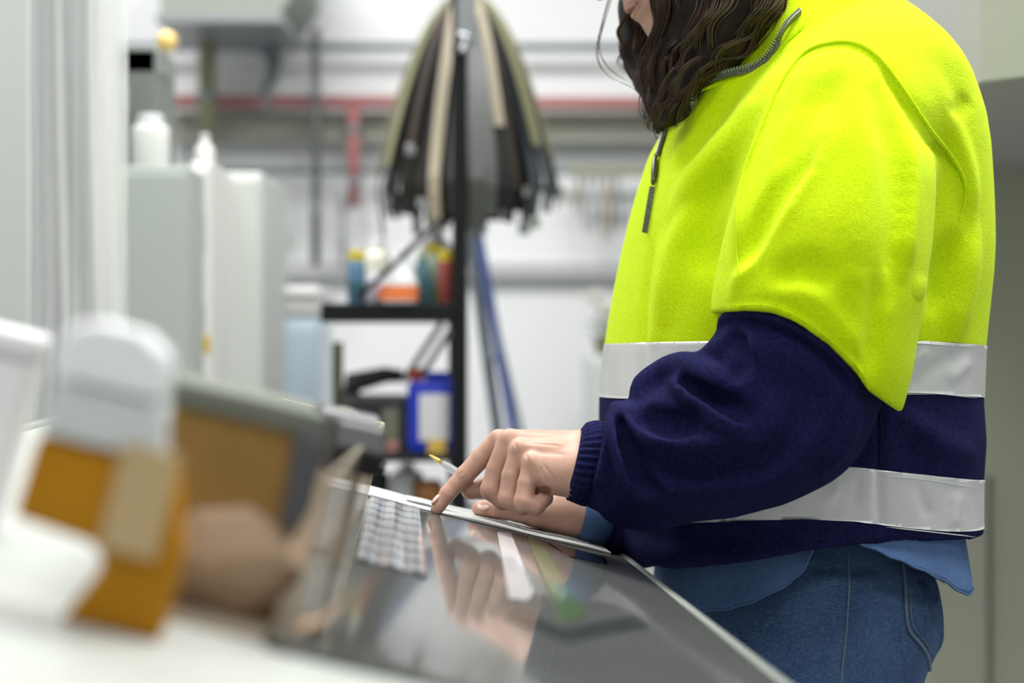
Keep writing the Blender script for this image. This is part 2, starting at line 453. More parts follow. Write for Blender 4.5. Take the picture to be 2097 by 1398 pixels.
JACKET_STROKES = [
    ([(1345, 470), (1330, 560), (1321, 640), (1318, 720), (1312, 815)], 9, -4.0),
    ([(1352, 480), (1345, 600), (1342, 720)], 14, 3.0),
    ([(1985, 200), (1950, 235)], 18, -3.0), ([(1800, 135), (1880, 245), (1940, 330)], 24, -4.0),
    ([(1515, 555), (1512, 450), (1530, 355), (1566, 262), (1606, 172), (1650, 116), (1705, 98), (1752, 100), (1794, 126), (1842, 192), (1892, 268), (1942, 330), (1966, 376), (1968, 410), (1954, 452)], 7, -2.6),
    ([(1890, 560), (1870, 640), (1850, 700)], 20, 3.0),
    ([(1800, 825), (1803, 900), (1800, 965), (1801, 1075)], 8, -4.0),
    ([(1960, 720), (1900, 760), (1860, 800)], 14, -2.5), ([(1985, 740), (1940, 780)], 12, 2.0), ([(1900, 715), (1860, 745)], 10, 2.0), ([(1830, 740), (1850, 800)], 10, -2.0),
    ([(1720, 990), (1690, 1030)], 10, 3.0), ([(1760, 980), (1745, 1040)], 10, -2.0), ([(1880, 990), (1900, 1060)], 14, -2.0), ([(1960, 1010), (1950, 1080)], 14, 2.0),
    ([(1560, 1090), (1660, 1095), (1760, 1092)], 14, -3.0),
]
jv = sculpt(jv, jq, JACKET_STROKES)
J_BVH = bvh_of(jv, jq)

body_root_loc = (colx(1690, 1.75), BY, 0.0)
person = None      # set below, once the body mesh exists

def cut_bands(vs, q, lines):
    """split a mesh along curved lines z = line(x); returns one bmesh per strip, from the bottom up"""
    me = qmesh('tmp', vs, q); out = []
    bounds = [None] + lines + [None]
    for i in range(len(bounds) - 1):
        bm = bmesh.new(); bm.from_mesh(me)
        for line, keep_above in ((bounds[i], True), (bounds[i + 1], False)):
            if line is None: continue
            offs = {}
            xs = np.array([v.co.x for v in bm.verts]); zz = rowline(line, xs)
            for v, z in zip(bm.verts, zz): v.co.z -= float(z)
            bmesh.ops.bisect_plane(bm, geom=bm.verts[:] + bm.edges[:] + bm.faces[:], dist=1e-6, plane_co=(0, 0, 0), plane_no=(0, 0, 1), clear_inner=keep_above, clear_outer=not keep_above)
            xs = np.array([v.co.x for v in bm.verts]); zz = rowline(line, xs)
            for v, z in zip(bm.verts, zz): v.co.z += float(z)
        out.append(bm)
    bpy.data.meshes.remove(me)
    return out

B2_LO = [(1240, 1090), (1320, 1084), (1480, 1062), (1600, 1056), (1700, 1062), (1800, 1078), (1900, 1092), (2012, 1104), (2060, 1108)]
B2_HI = [(1240, 990), (1320, 984), (1480, 958), (1600, 946), (1700, 952), (1800, 966), (1900, 980), (2012, 998), (2060, 1004)]
B1_LO = [(1230, 826), (1320, 820), (1480, 815), (1760, 808), (1800, 807), (1900, 808), (2012, 820), (2060, 822)]
B1_HI = [(1230, 706), (1320, 701), (1480, 697), (1760, 699), (1850, 698), (2012, 708), (2060, 708)]
strips = cut_bands(jv, jq, [B2_LO, B2_HI, B1_LO, B1_HI])

def bm_object(name, bm, material, parent, inflate=0.0):
    if inflate:
        bm.normal_update()
        for v in bm.verts: v.co += v.normal * inflate
        edges = [e for e in bm.edges if e.is_boundary]
        r = bmesh.ops.extrude_edge_only(bm, edges=edges)
        bm.normal_update()
        for v in [g for g in r['geom'] if isinstance(g, bmesh.types.BMVert)]:
            v.co -= v.normal * 0.0 if not v.link_faces else Vector((0, 0, 0))
    me = bpy.data.meshes.new(name); bm.to_mesh(me); bm.free()
    return link(name, me, material, parent, smooth=True)

# --- near sleeve, yellow: cut by the sleeve hem
G = grid((0.14, 1.44, 0.95), (0.50, 1.74, 1.30), 0.0040)
Du = folds(G, sleeve_up(G), U0_BVH, SLEEVE_FOLDS)
px = 1048.5 + FPX * G[0] / G[1]; py = 699 - FPX * (G[2] - CAMZ) / G[1]
hemrow = np.interp(px, [1380, 1470, 1520, 1580, 1640, 1700, 1750, 1778, 1850], [668, 642, 636, 640, 662, 702, 755, 800, 850])
cutz = rowz(0, 1.0) * 0 + (py - hemrow) * (G[1] / FPX)          # metres below the hem line
Dup = np.maximum(Du, cutz.astype(np.float32))
Dup = np.maximum(Dup + 0.0018 * np.clip((G[2] - 1.222) / 0.05, 0, 1), G[2] - 1.285)
uv_, uq = nets(G, Dup); uv_ = relax(uv_, uq, 2)
SLEEVE_STROKES = [
    ([(1560, 600), (1640, 600), (1700, 640), (1760, 720)], 22, 2.5),
    ([(1560, 330), (1540, 420)], 12, -2.5),
    ([(1482, 634), (1580, 630), (1660, 672), (1740, 740), (1776, 794)], 5, 2.2),
    ([(1485, 620), (1582, 616), (1668, 658), (1752, 730), (1785, 778)], 4, -1.6),
]
uv_ = sculpt(uv_, uq, SLEEVE_STROKES)
U_BVH = bvh_of(uv_, uq)

# --- near sleeve, navy forearm
LO = [(1640, 700, 1.575, .078), (1628, 770, 1.572, .080), (1600, 830, 1.572, .0815), (1530, 868, 1.578, .0790), (1450, 902, 1.585, .0725), (1370, 928, 1.592, .0630), (1300, 948, 1.598, .0530), (1248, 950, 1.602, .0430), (1218, 948, 1.604, .0360)]
G = grid((0.035, 1.44, 0.955), (0.40, 1.72, 1.26), 0.0027)
D = None
for (a, b) in zip(LO[:-1], LO[1:]):
    e = rcone(G, wp(*a[:3]), wp(*b[:3]), a[3], b[3]); D = e if D is None else smin(D, e, 0.015)
px = 1048.5 + FPX * G[0] / G[1]; py = 699 - FPX * (G[2] - CAMZ) / G[1]
hemrow2 = np.interp(px, [1380, 1470, 1520, 1580, 1640, 1700, 1750, 1778, 1850], [648, 622, 616, 620, 642, 682, 735, 780, 830])
D = np.maximum(D, ((hemrow2 - py) * (G[1] / FPX)).astype(np.float32))
sv, sq = nets(G, D)
D = folds(G, D, bvh_of(relax(sv, sq, 6), sq), [(p_, r_ * (1.0 if o_ > 0 else 1.15), o_ * 1.25, k_) for p_, r_, o_, k_ in [
    ([(1302, 822), (1322, 792), (1372, 758), (1424, 754), (1462, 778), (1512, 796)], 15, 9, 7),
    ([(1376, 772), (1412, 799), (1450, 836), (1488, 864), (1528, 896)], 13, 8, 7),
    ([(1228, 838), (1264, 840), (1302, 868), (1346, 904), (1400, 918), (1462, 910), (1535, 906)], 12, 7, 7),
    ([(1204, 876), (1212, 848), (1232, 838), (1252, 858), (1268, 902), (1285, 962), (1308, 1008), (1338, 1038)], 9, 8, 4),
    ([(1430, 750), (1466, 724), (1484, 696)], 11, 7, 6),
    ([(1526, 686), (1538, 730), (1529, 780), (1498, 800)], 9, 5, 5),
    ([(1234, 1026), (1260, 1056), (1320, 1074), (1400, 1070)], 12, 5, 8),
    ([(1210, 900), (1222, 950), (1232, 1005)], 7, 5, 4),
    ([(1488, 688), (1509, 704), (1520, 735), (1516, 770)], 10, -14, 4),
    ([(1408, 788), (1455, 814), (1500, 836), (1560, 850)], 10, -8, 6),
    ([(1318, 848), (1350, 864), (1390, 868), (1425, 856)], 13, -8, 6),
    ([(1280, 872), (1294, 930), (1314, 985), (1350, 1012)], 9, -8, 5),
    ([(1240, 880), (1252, 930), (1262, 990)], 6, -6, 4),
    ([(1330, 944), (1400, 960), (1480, 956), (1570, 945)], 16, -6, 12),
    ([(1708, 780), (1672, 860), (1622, 936), (1568, 992)], 12, 4, 10),
    ([(1690, 772), (1650, 852), (1600, 922), (1540, 982)], 12, -4, 10),
    ([(1752, 830), (1732, 900), (1690, 962)], 11, 4, 9),
    ([(1550, 770), (1620, 805), (1662, 862)], 24, -6, 14),
    ([(1470, 694), (1480, 654), (1530, 642), (1585, 652), (1640, 678), (1700, 722), (1745, 772), (1768, 822)], 6, 4.5, 3),
    ([(1492, 672), (1545, 662), (1600, 676), (1660, 708), (1712, 758), (1742, 808)], 4, -3, 3)]])
D = np.maximum(D, (colx(1200, 1.605) - (G[0] - 0.25 * (G[2] - 1.02))))
sv, sq = nets(G, D); sv = relax(sv, sq, 1, 0.5)
S_BVH = bvh_of(sv, sq)

# --- bare skin: hands, head, and the body inside the clothes, one mesh
def chain(G, pts, k=0.003):
    D = None
    for a, b in zip(pts[:-1], pts[1:]):
        e = rcone(G, wp(*a[:3]), wp(*b[:3]), a[3], b[3]); D = e if D is None else smin(D, e, k)
    return D

G = grid((-0.10, 1.535, 0.955), (0.09, 1.715, 1.105), 0.00125)
palm = None
WR = [(1196, 925, 1.632, .0205), (1196, 940, 1.618, .0215), (1196, 960, 1.600, .0215), (1196, 982, 1.590, .0190)]
MC = [(1028, 908, 1.668, .0110), (1048, 910, 1.651, .0122), (1068, 932, 1.634, .0112), (1094, 957, 1.616, .0100)]
for a, b in zip(WR, MC):
    e = rcone(G, wp(*a[:3]), wp(*b[:3]), a[3], b[3]); palm = e if palm is None else smin(palm, e, 0.016)
hyp = chain(G, [(1190, 985, 1.603, .0150), (1140, 978, 1.606, .0150), (1108, 968, 1.612, .0120)])          # heel of the hand, little finger side
palm = smin(palm, hyp, 0.012)
thn = chain(G, [(1180, 965, 1.655, .0190), (1110, 958, 1.672, .0190), (1055, 965, 1.678, .0140)])          # ball of the thumb, far side
palm = smin(palm, thn, 0.014)
palm = smin(palm, chain(G, [(1196, 935, 1.625, .022), (1330, 945, 1.612, .022)]), 0.01)
# knuckles and tendons on the back of the hand
for (kx, ky, kd, kr) in ((1020, 898, 1.664, .0088), (1043, 899, 1.646, .0098), (1063, 922, 1.628, .0090), (1088, 945, 1.609, .0082)):
    palm = smin(palm, ball(G, wp(kx, ky, kd), kr), 0.006)
for a, b in (((1045, 893, 1.646), (1150, 903, 1.622)), ((1066, 914, 1.626), (1150, 915, 1.606)), ((1022, 893, 1.664), (1130, 899, 1.640))):
    palm = smin(palm, rcone(G, wp(*a), wp(*b), .0046, .004), 0.006)
fing = []
fing.append(chain(G, [(1020, 903, 1.667, .0110), (985, 938, 1.668, .0102), (952, 973, 1.667, .0097), (935, 991, 1.666, .0086), (917, 1010, 1.664, .0082), (899, 1035, 1.662, .0068), (894, 1043, 1.661, .0060)], 0.002))
fing.append(chain(G, [(1042, 905, 1.648, .0120), (1018, 962, 1.646, .0110), (1006, 1002, 1.643, .0108), (1030, 1025, 1.642, .0092), (1066, 1018, 1.650, .0080), (1074, 1000, 1.655, .0070)], 0.002))
fing.append(chain(G, [(1063, 930, 1.631, .0110), (1048, 975, 1.627, .0102), (1041, 1020, 1.623, .0102), (1070, 1036, 1.622, .0088), (1098, 1022, 1.630, .0078), (1100, 1005, 1.637, .0068)], 0.002))
fing.append(chain(G, [(1089, 953, 1.612, .0098), (1079, 990, 1.607, .0092), (1072, 1026, 1.603, .0095), (1098, 1036, 1.603, .0084), (1116, 1020, 1.610, .0076), (1112, 1002, 1.618, .0066)], 0.002))
thumb = chain(G, [(1100, 965, 1.680, .0140), (1040, 985, 1.682, .0120), (990, 1000, 1.680, .0105), (962, 1006, 1.676, .0085)], 0.003)
D = palm
for f in fing: D = smin(D, f, 0.0022)
D = smin(D, thumb, 0.006)
D = smax(D, -ball(G, wp(1118, 1004, 1.600), (0.0055, 0.012, 0.0045)), 0.003)      # hollow under the little finger
lv, lq = nets(G, D); lv = relax(lv, lq, 1, 0.4)
HAND_STROKES = [([(1098, 960), (1106, 985), (1110, 1000)], 2.5, -0.9), ([(1104, 955), (1116, 980), (1122, 996)], 2.5, -0.8), ([(1112, 950), (1130, 975), (1140, 990)], 3, -0.6),
                ([(1090, 990), (1100, 1002)], 2, -0.8), ([(940, 972), (952, 965)], 2.2, -0.6), ([(946, 980), (958, 973)], 2.2, -0.6), ([(914, 1004), (924, 1010)], 2, -0.4),
                ([(1070, 905), (1150, 912)], 4, -0.8), ([(1090, 925), (1160, 930)], 5, -0.7), ([(1055, 905), (1062, 935)], 3, -0.8), ([(1078, 930), (1084, 955)], 3, -0.8)]
lv = sculpt(lv, lq, HAND_STROKES)

G = grid((-0.075, 1.66, 0.935), (0.115, 1.85, 1.06), 0.0015)
RD = 1.735
rthumb = chain(G, [(978, 1041, RD - .01, .0062), (988, 1041, RD - .01, .0078), (1012, 1043, RD - .01, .0084), (1034, 1047, RD - .008, .0082), (1060, 1050, RD - .006, .0092), (1092, 1053, RD, .0125), (1130, 1052, RD + .01, .0180)], 0.004)
rp = chain(G, [(1215, 1063, RD + .012, .0250), (1165, 1052, RD + .015, .0230), (1120, 1046, RD + .02, .0180)], 0.01)
rp = smin(rp, chain(G, [(1205, 1052, RD + .045, .020), (1110, 1035, RD + .065, .0150)]), 0.02)
D = smin(rthumb, rp, 0.012)
D = smin(D, chain(G, [(1205, 1058, RD + .02, .026), (1330, 1050, RD + .08, .030)]), 0.01)
for i, (kx, ky, off) in enumerate(((1108, 1032, .045), (1104, 1034, .062), (1108, 1040, .078), (1114, 1046, .092))):       # four fingers curled round the pen
    D = smin(D, chain(G, [(kx, ky, RD + off, .0105), (kx - 52, ky - 8, RD + off - .004, .0092), (kx - 76, ky + 12, RD + off - .012, .0082), (kx - 62, ky + 26, RD + off - .018, .0070)], 0.002), 0.003)
rv, rq = nets(G, D); rv = relax(rv, rq, 2)

# head tilted forward over the desk
PIT = math.radians(31)
fwd = np.array([-math.cos(PIT), -0.10, -math.sin(PIT)]); fwd /= np.linalg.norm(fwd)
upv = np.array([-math.sin(PIT), 0, math.cos(PIT)]); upv -= fwd * upv.dot(fwd); upv /= np.linalg.norm(upv)
lat = np.cross(fwd, upv)          # toward her right ... far side
CHIN = np.array(W(1358, 110, 1.775))
HC = CHIN + upv * 0.118 - fwd * 0.078
def hp(f, u, l): return tuple(HC + fwd * f + upv * u + lat * l)
HM = [[fwd[i], upv[i], lat[i]] for i in range(3)]
G = grid(tuple(HC - 0.19), tuple(HC + np.array([0.22, 0.19, 0.20])), 0.0030)
D = ball(G, hp(-.012, .035, 0), (.097, .085, .074), HM)
D = smin(D, ball(G, hp(.022, -.045, 0), (.062, .070, .055), HM), 0.03)
D = smin(D, rcone(G, hp(.060, -.094, 0), hp(.052, -.100, 0), .019, .018), 0.022)                 # chin
for s in (-1, 1):
    D = smin(D, rcone(G, hp(.052, -.098, .010 * s), hp(-.020, -.055, .050 * s), .014, .012), 0.02)   # jaw
    D = smin(D, ball(G, hp(.055, -.020, .036 * s), .020), 0.02)                                      # cheek
    D = smax(D, -ball(G, hp(.090, .006, .031 * s), .014), 0.010)                                     # eye socket
    D = smin(D, ball(G, hp(.070, .006, .031 * s), .0125), 0.002)                                     # eye
    D = smin(D, ball(G, hp(-.018, -.005, .074 * s), (.016, .030, .006), HM), 0.004)                  # ear
D = smin(D, rcone(G, hp(.074, .024, -.028), hp(.074, .024, .028), .008, .008), 0.014)                # brow
D = smin(D, rcone(G, hp(.083, .012, 0), hp(.102, -.026, 0), .006, .0105), 0.008)                     # nose
D = smin(D, ball(G, hp(.092, -.031, .011), .0065), 0.005); D = smin(D, ball(G, hp(.092, -.031, -.011), .0065), 0.005)
D = smin(D, ball(G, hp(.077, -.055, 0), (.011, .0065, .024), HM), 0.006)                             # upper lip
D = smin(D, ball(G, hp(.074, -.068, 0), (.011, .0068, .021), HM), 0.005)                             # lower lip
D = smax(D, -ball(G, hp(.086, -.0612, 0), (.012, .0012, .026), HM), 0.0025)                          # mouth line
D = smin(D, rcone(G, hp(-.03, -.06, 0), tuple(W(1610, 40, 1.80)), .050, .055), 0.02)                 # neck
hv, hq = nets(G, D); hv = relax(hv, hq, 1)

G = grid((0.03, 1.50, 0.02), (0.52, 2.10, 1.56), 0.011)
D = rcone(G, wp(1560, -20, 1.80), wp(1680, 200, 1.80), .045, .05)
D = smin(D, rcone(G, wp(1690, 280, 1.74), wp(1690, 280, 1.86), .075, .075), 0.05)
D = smin(D, rcone(G, wp(1680, 350, 1.80), wp(1660, 1000, 1.80), .12, .11), 0.05)
D = smin(D, rcone(G, wp(1690, 1180, 1.73), wp(1690, 1180, 1.87), .09, .09), 0.05)
for s, arm in ((-1, [(1745, 260, 1.70, .04), (1660, 830, 1.575, .038), (1300, 945, 1.60, .028)]), (1, [(1745, 260, 1.90, .04), (1580, 850, 2.02, .036), (1330, 1050, 1.815, .026)])):
    D = smin(D, chain(G, arm, 0.02), 0.03)
    D = smin(D, rcone(G, (colx(1690, 1.8), 1.80 + .08 * s, .88), (colx(1670, 1.8), 1.80 + .085 * s, .48), .075, .05), 0.03)
    D = smin(D, rcone(G, (colx(1670, 1.8), 1.80 + .085 * s, .48), (colx(1690, 1.8), 1.80 + .09 * s, .10), .048, .035), 0.02)
bv, bq = nets(G, D); bv = relax(bv, bq, 2)

allv = np.concatenate([bv, hv, lv, rv]); o1, o2, o3 = len(bv), len(bv) + len(hv), len(bv) + len(hv) + len(lv)
allq = np.concatenate([bq, hq + o1, lq + o2, rq + o3])
person = link('person', qmesh('person', allv, allq), M_SKIN, None, smooth=True)
tag(person, 'person with long dark hair in a yellow and navy hi-vis fleece pointing at the desk', 'person')
H_BVH = bvh_of(hv, hq); L_BVH = bvh_of(lv, lq)

# eyes, lips, nails
for s in (-1, 1):
    e = MB(); bmesh.ops.create_uvsphere(e.bm, u_segments=14, v_segments=10, radius=0.0115, matrix=Matrix.Translation(Vector(hp(.0725, .006, .031 * s))))
    e.build('eye', mat('eye_white', (0.8, 0.78, 0.75), 0.2), person, smooth=True)
for u, w in ((-.0560, .0030), (-.0672, .0036)):
    l = MB(); pts = [hp(.0845 - 7 * (t * .021) ** 2 * 1.6 + (0.001 if u > -.06 else -.0018), u - abs(t) * .0035 * (1 if u > -.06 else -1), t * .021) for t in np.linspace(-1, 1, 9)]
    l.tube(pts, [w * (1 - 0.75 * t * t) + .0004 for t in np.linspace(-1, 1, 9)], 8).build('lip', M_LIP, person, smooth=True)
def nail(c, along, up, sx, sy):
    along = Vector(along).normalized(); up = (Vector(up) - along * Vector(up).dot(along)).normalized(); sd = along.cross(up)
    m = MB(); M = Matrix((along, sd, up)).transposed()
    bmesh.ops.create_uvsphere(m.bm, u_segments=14, v_segments=8, radius=1.0)
    for v in m.bm.verts: v.co = M @ Vector((v.co.x * sx, v.co.y * sy, v.co.z * 0.0016)) + Vector(c)
    m.build('fingernail', M_NAIL, person, smooth=True)
nail(W(897, 1028, 1.6605) + Vector((-.0026, -.0010, .0031)), W(889, 1043, 1.66) - W(917, 1008, 1.664), (-.7, -.25, .65), .0062, .0048)
nail(W(990, 1036, RD - .0165), W(978, 1041, RD) - W(1012, 1041, RD), (-.1, -.6, .75), .0072, .0056)

# --- jacket object and its pieces
jacket = bm_object('fleece_jacket', strips[4], M_YEL, person)
jacket['label'] = 'fluorescent yellow and navy fleece jacket with silver bands'
bm_object('navy_hem_panel', strips[0], M_NAVY, jacket)
bm_object('reflective_band', strips[1], M_TAPE, jacket, 0.0009)['label'] = 'lower silver reflective band'
bm_object('navy_waist_panel', strips[2], M_NAVY, jacket)
bm_object('reflective_band', strips[3], M_TAPE, jacket, 0.0009)['label'] = 'upper silver reflective band'
link('upper_sleeve', qmesh('upper_sleeve', uv_, uq), M_YEL, jacket, smooth=True)
link('lower_sleeve', qmesh('lower_sleeve', sv, sq), M_NAVY, jacket, smooth=True)

# ribbed cuff of the near sleeve
m = MB(); rings = []
for i, t in enumerate(np.linspace(0, 1, 10)):
    cx, cy, cd = 1174 + 56 * t, 946 + 5 * t, 1.608
    ax = Vector((math.cos(math.radians(14)), 0, -math.sin(math.radians(14)))); c = W(cx, cy, cd); b1 = Vector((math.sin(math.radians(14)), 0, math.cos(math.radians(14)))); b2 = Vector((0, 1, 0))
    ring = []
    for k in range(132):
        th = 2 * math.pi * k / 132; r = 0.0335 + 0.003 * t + 0.0013 * math.cos(th * 33) * (1 if 0.05 < t < 0.98 else 0.3) + 0.003 * math.sin(math.pi * t) - 0.003 * (i == 0) + .0015 * math.sin(3 * th + 4 * t)
        ring.append(m.bm.verts.new(c + b1 * (r * math.cos(th) * 1.06) + b2 * (r * math.sin(th) * 1.3)))
    rings.append(ring)
for i in range(9):
    for k in range(132): m.bm.faces.new((rings[i][k], rings[i][(k + 1) % 132], rings[i + 1][(k + 1) % 132], rings[i + 1][k]))
m.build('cuff', M_NAVY, jacket, smooth=True)

# far sleeve and its navy cuff, denim shirt cuff below it
m = MB(); m.tube(smoothline([wp(1216, 1062, 1.752), wp(1240, 1066, 1.765), wp(1290, 1062, 1.79), wp(1380, 1040, 1.85), wp(1500, 970, 1.95), wp(1600, 850, 2.02), wp(1650, 640, 2.02)], 5),
                 [.030] * 3 + [.040] * 4 + [.055] * 8 + [.07] * 16, 22).build('far_sleeve', M_NAVY, jacket, smooth=True)
shirt_mb = MB(); shirt_mb.tube([wp(1184, 1055, 1.748), wp(1200, 1058, 1.750), wp(1225, 1062, 1.757)], [.0315, .0325, .031], 26)

# zip, pull tab and seams lie on the cloth
def cloth_point(bvhs, px, py, lift):
    o = Vector((0, 0, CAMZ)); d = (W(px, py, 1.0) - o).normalized(); best = None
    for b in bvhs:
        h = b.ray_cast(o, d)
        if h[0] is not None and (best is None or h[3] < best[1]):
            best = (h[0] + (h[1] if h[1].dot(d) < 0 else -h[1]) * lift, h[3])
    return best[0] if best else onto(bvhs[0], px, py, lift)
def cloth_line(pts, bvhs, lift=0.0004, n=5):
    P = [cloth_point(bvhs, p[0], p[1], lift) for p in smoothline(pts, n)]
    for _ in range(2):
        P = [P[0]] + [(P[i - 1] + P[i] * 2 + P[i + 1]) / 4 for i in range(1, len(P) - 1)] + [P[-1]]
    return P
def seam(name, pts, bvhs, r, material, parent, lift=0.0004, n=5, flat=1.0):
    L = cloth_line(pts, bvhs, lift, n); k = len(L) - 1
    return MB().tube(L, [r * min(1, .12 + 5 * min(i, k - i) / k) for i in range(k + 1)], 6, flat=flat).build(name, material, parent, smooth=True)

ZIP_D = [(1350, 318, 1.742), (1358, 285, 1.735), (1372, 250, 1.726), (1392, 215, 1.712), (1424, 183, 1.70), (1460, 160, 1.69), (1500, 148, 1.68), (1545, 136, 1.672), (1580, 105, 1.665), (1600, 70, 1.66), (1618, 45, 1.665), (1640, 25, 1.675)]
zlow = [cloth_point([J_BVH], x, y, 0.002) for x, y in ((1352, 318), (1360, 290), (1374, 255), (1394, 222))]
zl = [Vector(p) for p in smoothline([tuple(p) for p in zlow] + [wp(*z) for z in ZIP_D[4:]], 6)]
zip_o = MB().ribbon(zl, 0.0075, [Vector((0.35, -0.3, 0.9))] * len(zl), 0.0016).build('zip_tape', M_ZIP, jacket)
tooth_me = None
M_TOOTH = mat('zip_teeth', (0.33, 0.36, 0.30), 0.4, metal=0.3)
acc = 0.0
for i in range(1, len(zl)):
    a, b = zl[i - 1], zl[i]; L = (b - a).length; t = (b - a).normalized()
    while acc < L:
        p = a + t * acc; up = Vector((-0.45, -0.35, 0.75)); up = (up - t * up.dot(t)).normalized()
        if tooth_me is None:
            k = MB(); k.box((0, 0, 0), (0.0014, 0.0022, 0.0032)); bmesh.ops.recalc_face_normals(k.bm, faces=k.bm.faces[:])
            tooth_me = bpy.data.meshes.new('zip_tooth'); k.bm.to_mesh(tooth_me); k.bm.free(); tooth_me.materials.append(M_TOOTH)
        o = bpy.data.objects.new('zip_tooth', tooth_me); COL.objects.link(o); o.parent = jacket
        o.matrix_local = Matrix.Translation(p + up * 0.0034) @ Matrix((t, t.cross(up), up)).transposed().to_4x4()
        acc += 0.0030
    acc -= L
# slider and pull tab
s1 = cloth_line([(1349, 322), (1347, 350), (1344, 378)], [J_BVH], 0.004)
MB().tube(s1, [.0035 + .002 * math.sin(math.pi * i / (len(s1) - 1)) for i in range(len(s1))], 8, flat=0.6).build('zip_slider', M_METAL, jacket, smooth=True)
s2 = cloth_line([(1342, 384), (1335, 425), (1326, 478)], [J_BVH], 0.0035)
MB().ribbon(s2, 0.0058, Vector((1, 0.2, 0.1)), 0.0022).build('zip_pull', M_ZIP, jacket, bevel=0.0006)

# stand-up collar: outer and inner face between the zip line and its upper rim
ca = [wp(1424, 186, 1.704), wp(1500, 152, 1.690), wp(1552, 134, 1.680), wp(1592, 82, 1.672), wp(1635, 38, 1.676), wp(1705, -8, 1.70), wp(1765, -45, 1.76), wp(1775, -60, 1.80), wp(1765, -45, 1.85), wp(1690, 0, 1.90), wp(1600, 60, 1.915), wp(1500, 150, 1.88), wp(1424, 186, 1.82)]
cb = [wp(1428, 172, 1.722), wp(1490, 120, 1.715), wp(1540, 70, 1.705), wp(1585, 5, 1.70), wp(1622, -48, 1.705), wp(1680, -90, 1.725), wp(1715, -125, 1.77), wp(1722, -135, 1.80), wp(1715, -125, 1.84), wp(1660, -85, 1.875), wp(1570, -10, 1.885), wp(1490, 110, 1.86), wp(1428, 172, 1.81)]
A, B = smoothline(ca, 5), smoothline(cb, 5)
m = MB(); rows = []
for t in np.linspace(-0.3, 1, 10):
    rows.append([m.bm.verts.new(Vector(a).lerp(Vector(b), t) + Vector((0, 0, 0.006 * math.sin(math.pi * max(t, 0))))) for a, b in zip(A, B)])
for i in range(9):
    for k in range(len(A) - 1): m.bm.faces.new((rows[i][k], rows[i][k + 1], rows[i + 1][k + 1], rows[i + 1][k]))
co = m.build('collar', M_YEL, jacket, smooth=True)
md = co.modifiers.new('solid', 'SOLIDIFY'); md.thickness = 0.003; md.offset = 0

# seams: armhole, side seam, band stitching
seam('armhole_seam', [(1513, 560), (1508, 450), (1524, 352), (1560, 258), (1600, 168), (1648, 108), (1705, 88), (1755, 90), (1800, 118), (1850, 185), (1900, 262), (1950, 322), (1974, 370), (1976, 410), (1962, 452)], [J_BVH, U_BVH], .0022, M_YEL, jacket, 0.0008)
seam('sleeve_hem_stitch', [(1490, 628), (1580, 626), (1664, 668), (1745, 738), (1780, 790)], [U_BVH], .0007, M_YEL, jacket, 0.0006)
seam('side_seam', [(1801, 825), (1804, 900), (1801, 960)], [J_BVH], .0012, M_NAVY, jacket, 0.0)
for off, tab in ((3, B1_HI), (-4, B1_LO), (3, B2_HI), (-4, B2_LO)):
    pts = [(p[0], p[1] + off) for p in tab if 1795 < p[0] < 2008]
    if len(pts) < 2: pts = [(1850, tab[3][1] + off), (2005, tab[-2][1] + off)]
    pts = [(1850 if off > 0 and tab is B1_HI else 1812, np.interp(1830, [p[0] for p in tab], [p[1] for p in tab]) + off)] + [(1910, np.interp(1910, [p[0] for p in tab], [p[1] for p in tab]) + off), (2000, np.interp(2000, [p[0] for p in tab], [p[1] for p in tab]) + off)]
    seam('stitch_line', pts, [J_BVH], .0006, M_TAPE, jacket, 0.0014, 8)

# --- jeans
JR = [(1040, 1440, 1890, .150), (1100, 1425, 1890, .160), (1150, 1415, 1912, .170), (1200, 1405, 1932, .178), (1250, 1398, 1940, .182), (1300, 1395, 1940, .183), (1340, 1398, 1922, .182), (1370, 1402, 1906, .180), (1400, 1406, 1896, .178), (1460, 1412, 1886, .176), (1560, 1425, 1880, .172)]
DJ = 1.74
jz = [rowz(r[0], DJ) for r in JR]; jc = [(colx(r[1], DJ) + colx(r[2], DJ)) / 2 for r in JR]; ja = [(colx(r[2], DJ) - colx(r[1], DJ)) / 2 for r in JR]; jb = [r[3] for r in JR]
G = grid((0.10, 1.58, 0.05), (0.48, 2.02, 1.02), 0.0052)
c = interp(G[2], jz, jc); a = interp(G[2], jz, ja); b = interp(G[2], jz, jb)
hips = ((((np.abs(G[0] - c) / a) ** 2.3 + (np.abs(G[1] - BY) / b) ** 2.3) ** (1 / 2.3)) - 1) * np.minimum(a, b)
hips = np.maximum(hips, 0.80 - G[2])
D = hips
xk = colx(1650, 1.75)
for s in (-1, 1):
    D = smin(D, rcone(G, (xk, BY + .092 * s, .80), (xk - .01, BY + .098 * s, .48), .094, .068), 0.03)
    D = smin(D, rcone(G, (xk - .01, BY + .098 * s, .48), (xk + .02, BY + .105 * s, .09), .066, .052), 0.02)
D = np.maximum(D, 0.075 - G[2])
gv, gq = nets(G, D); gv = relax(gv, gq, 2)
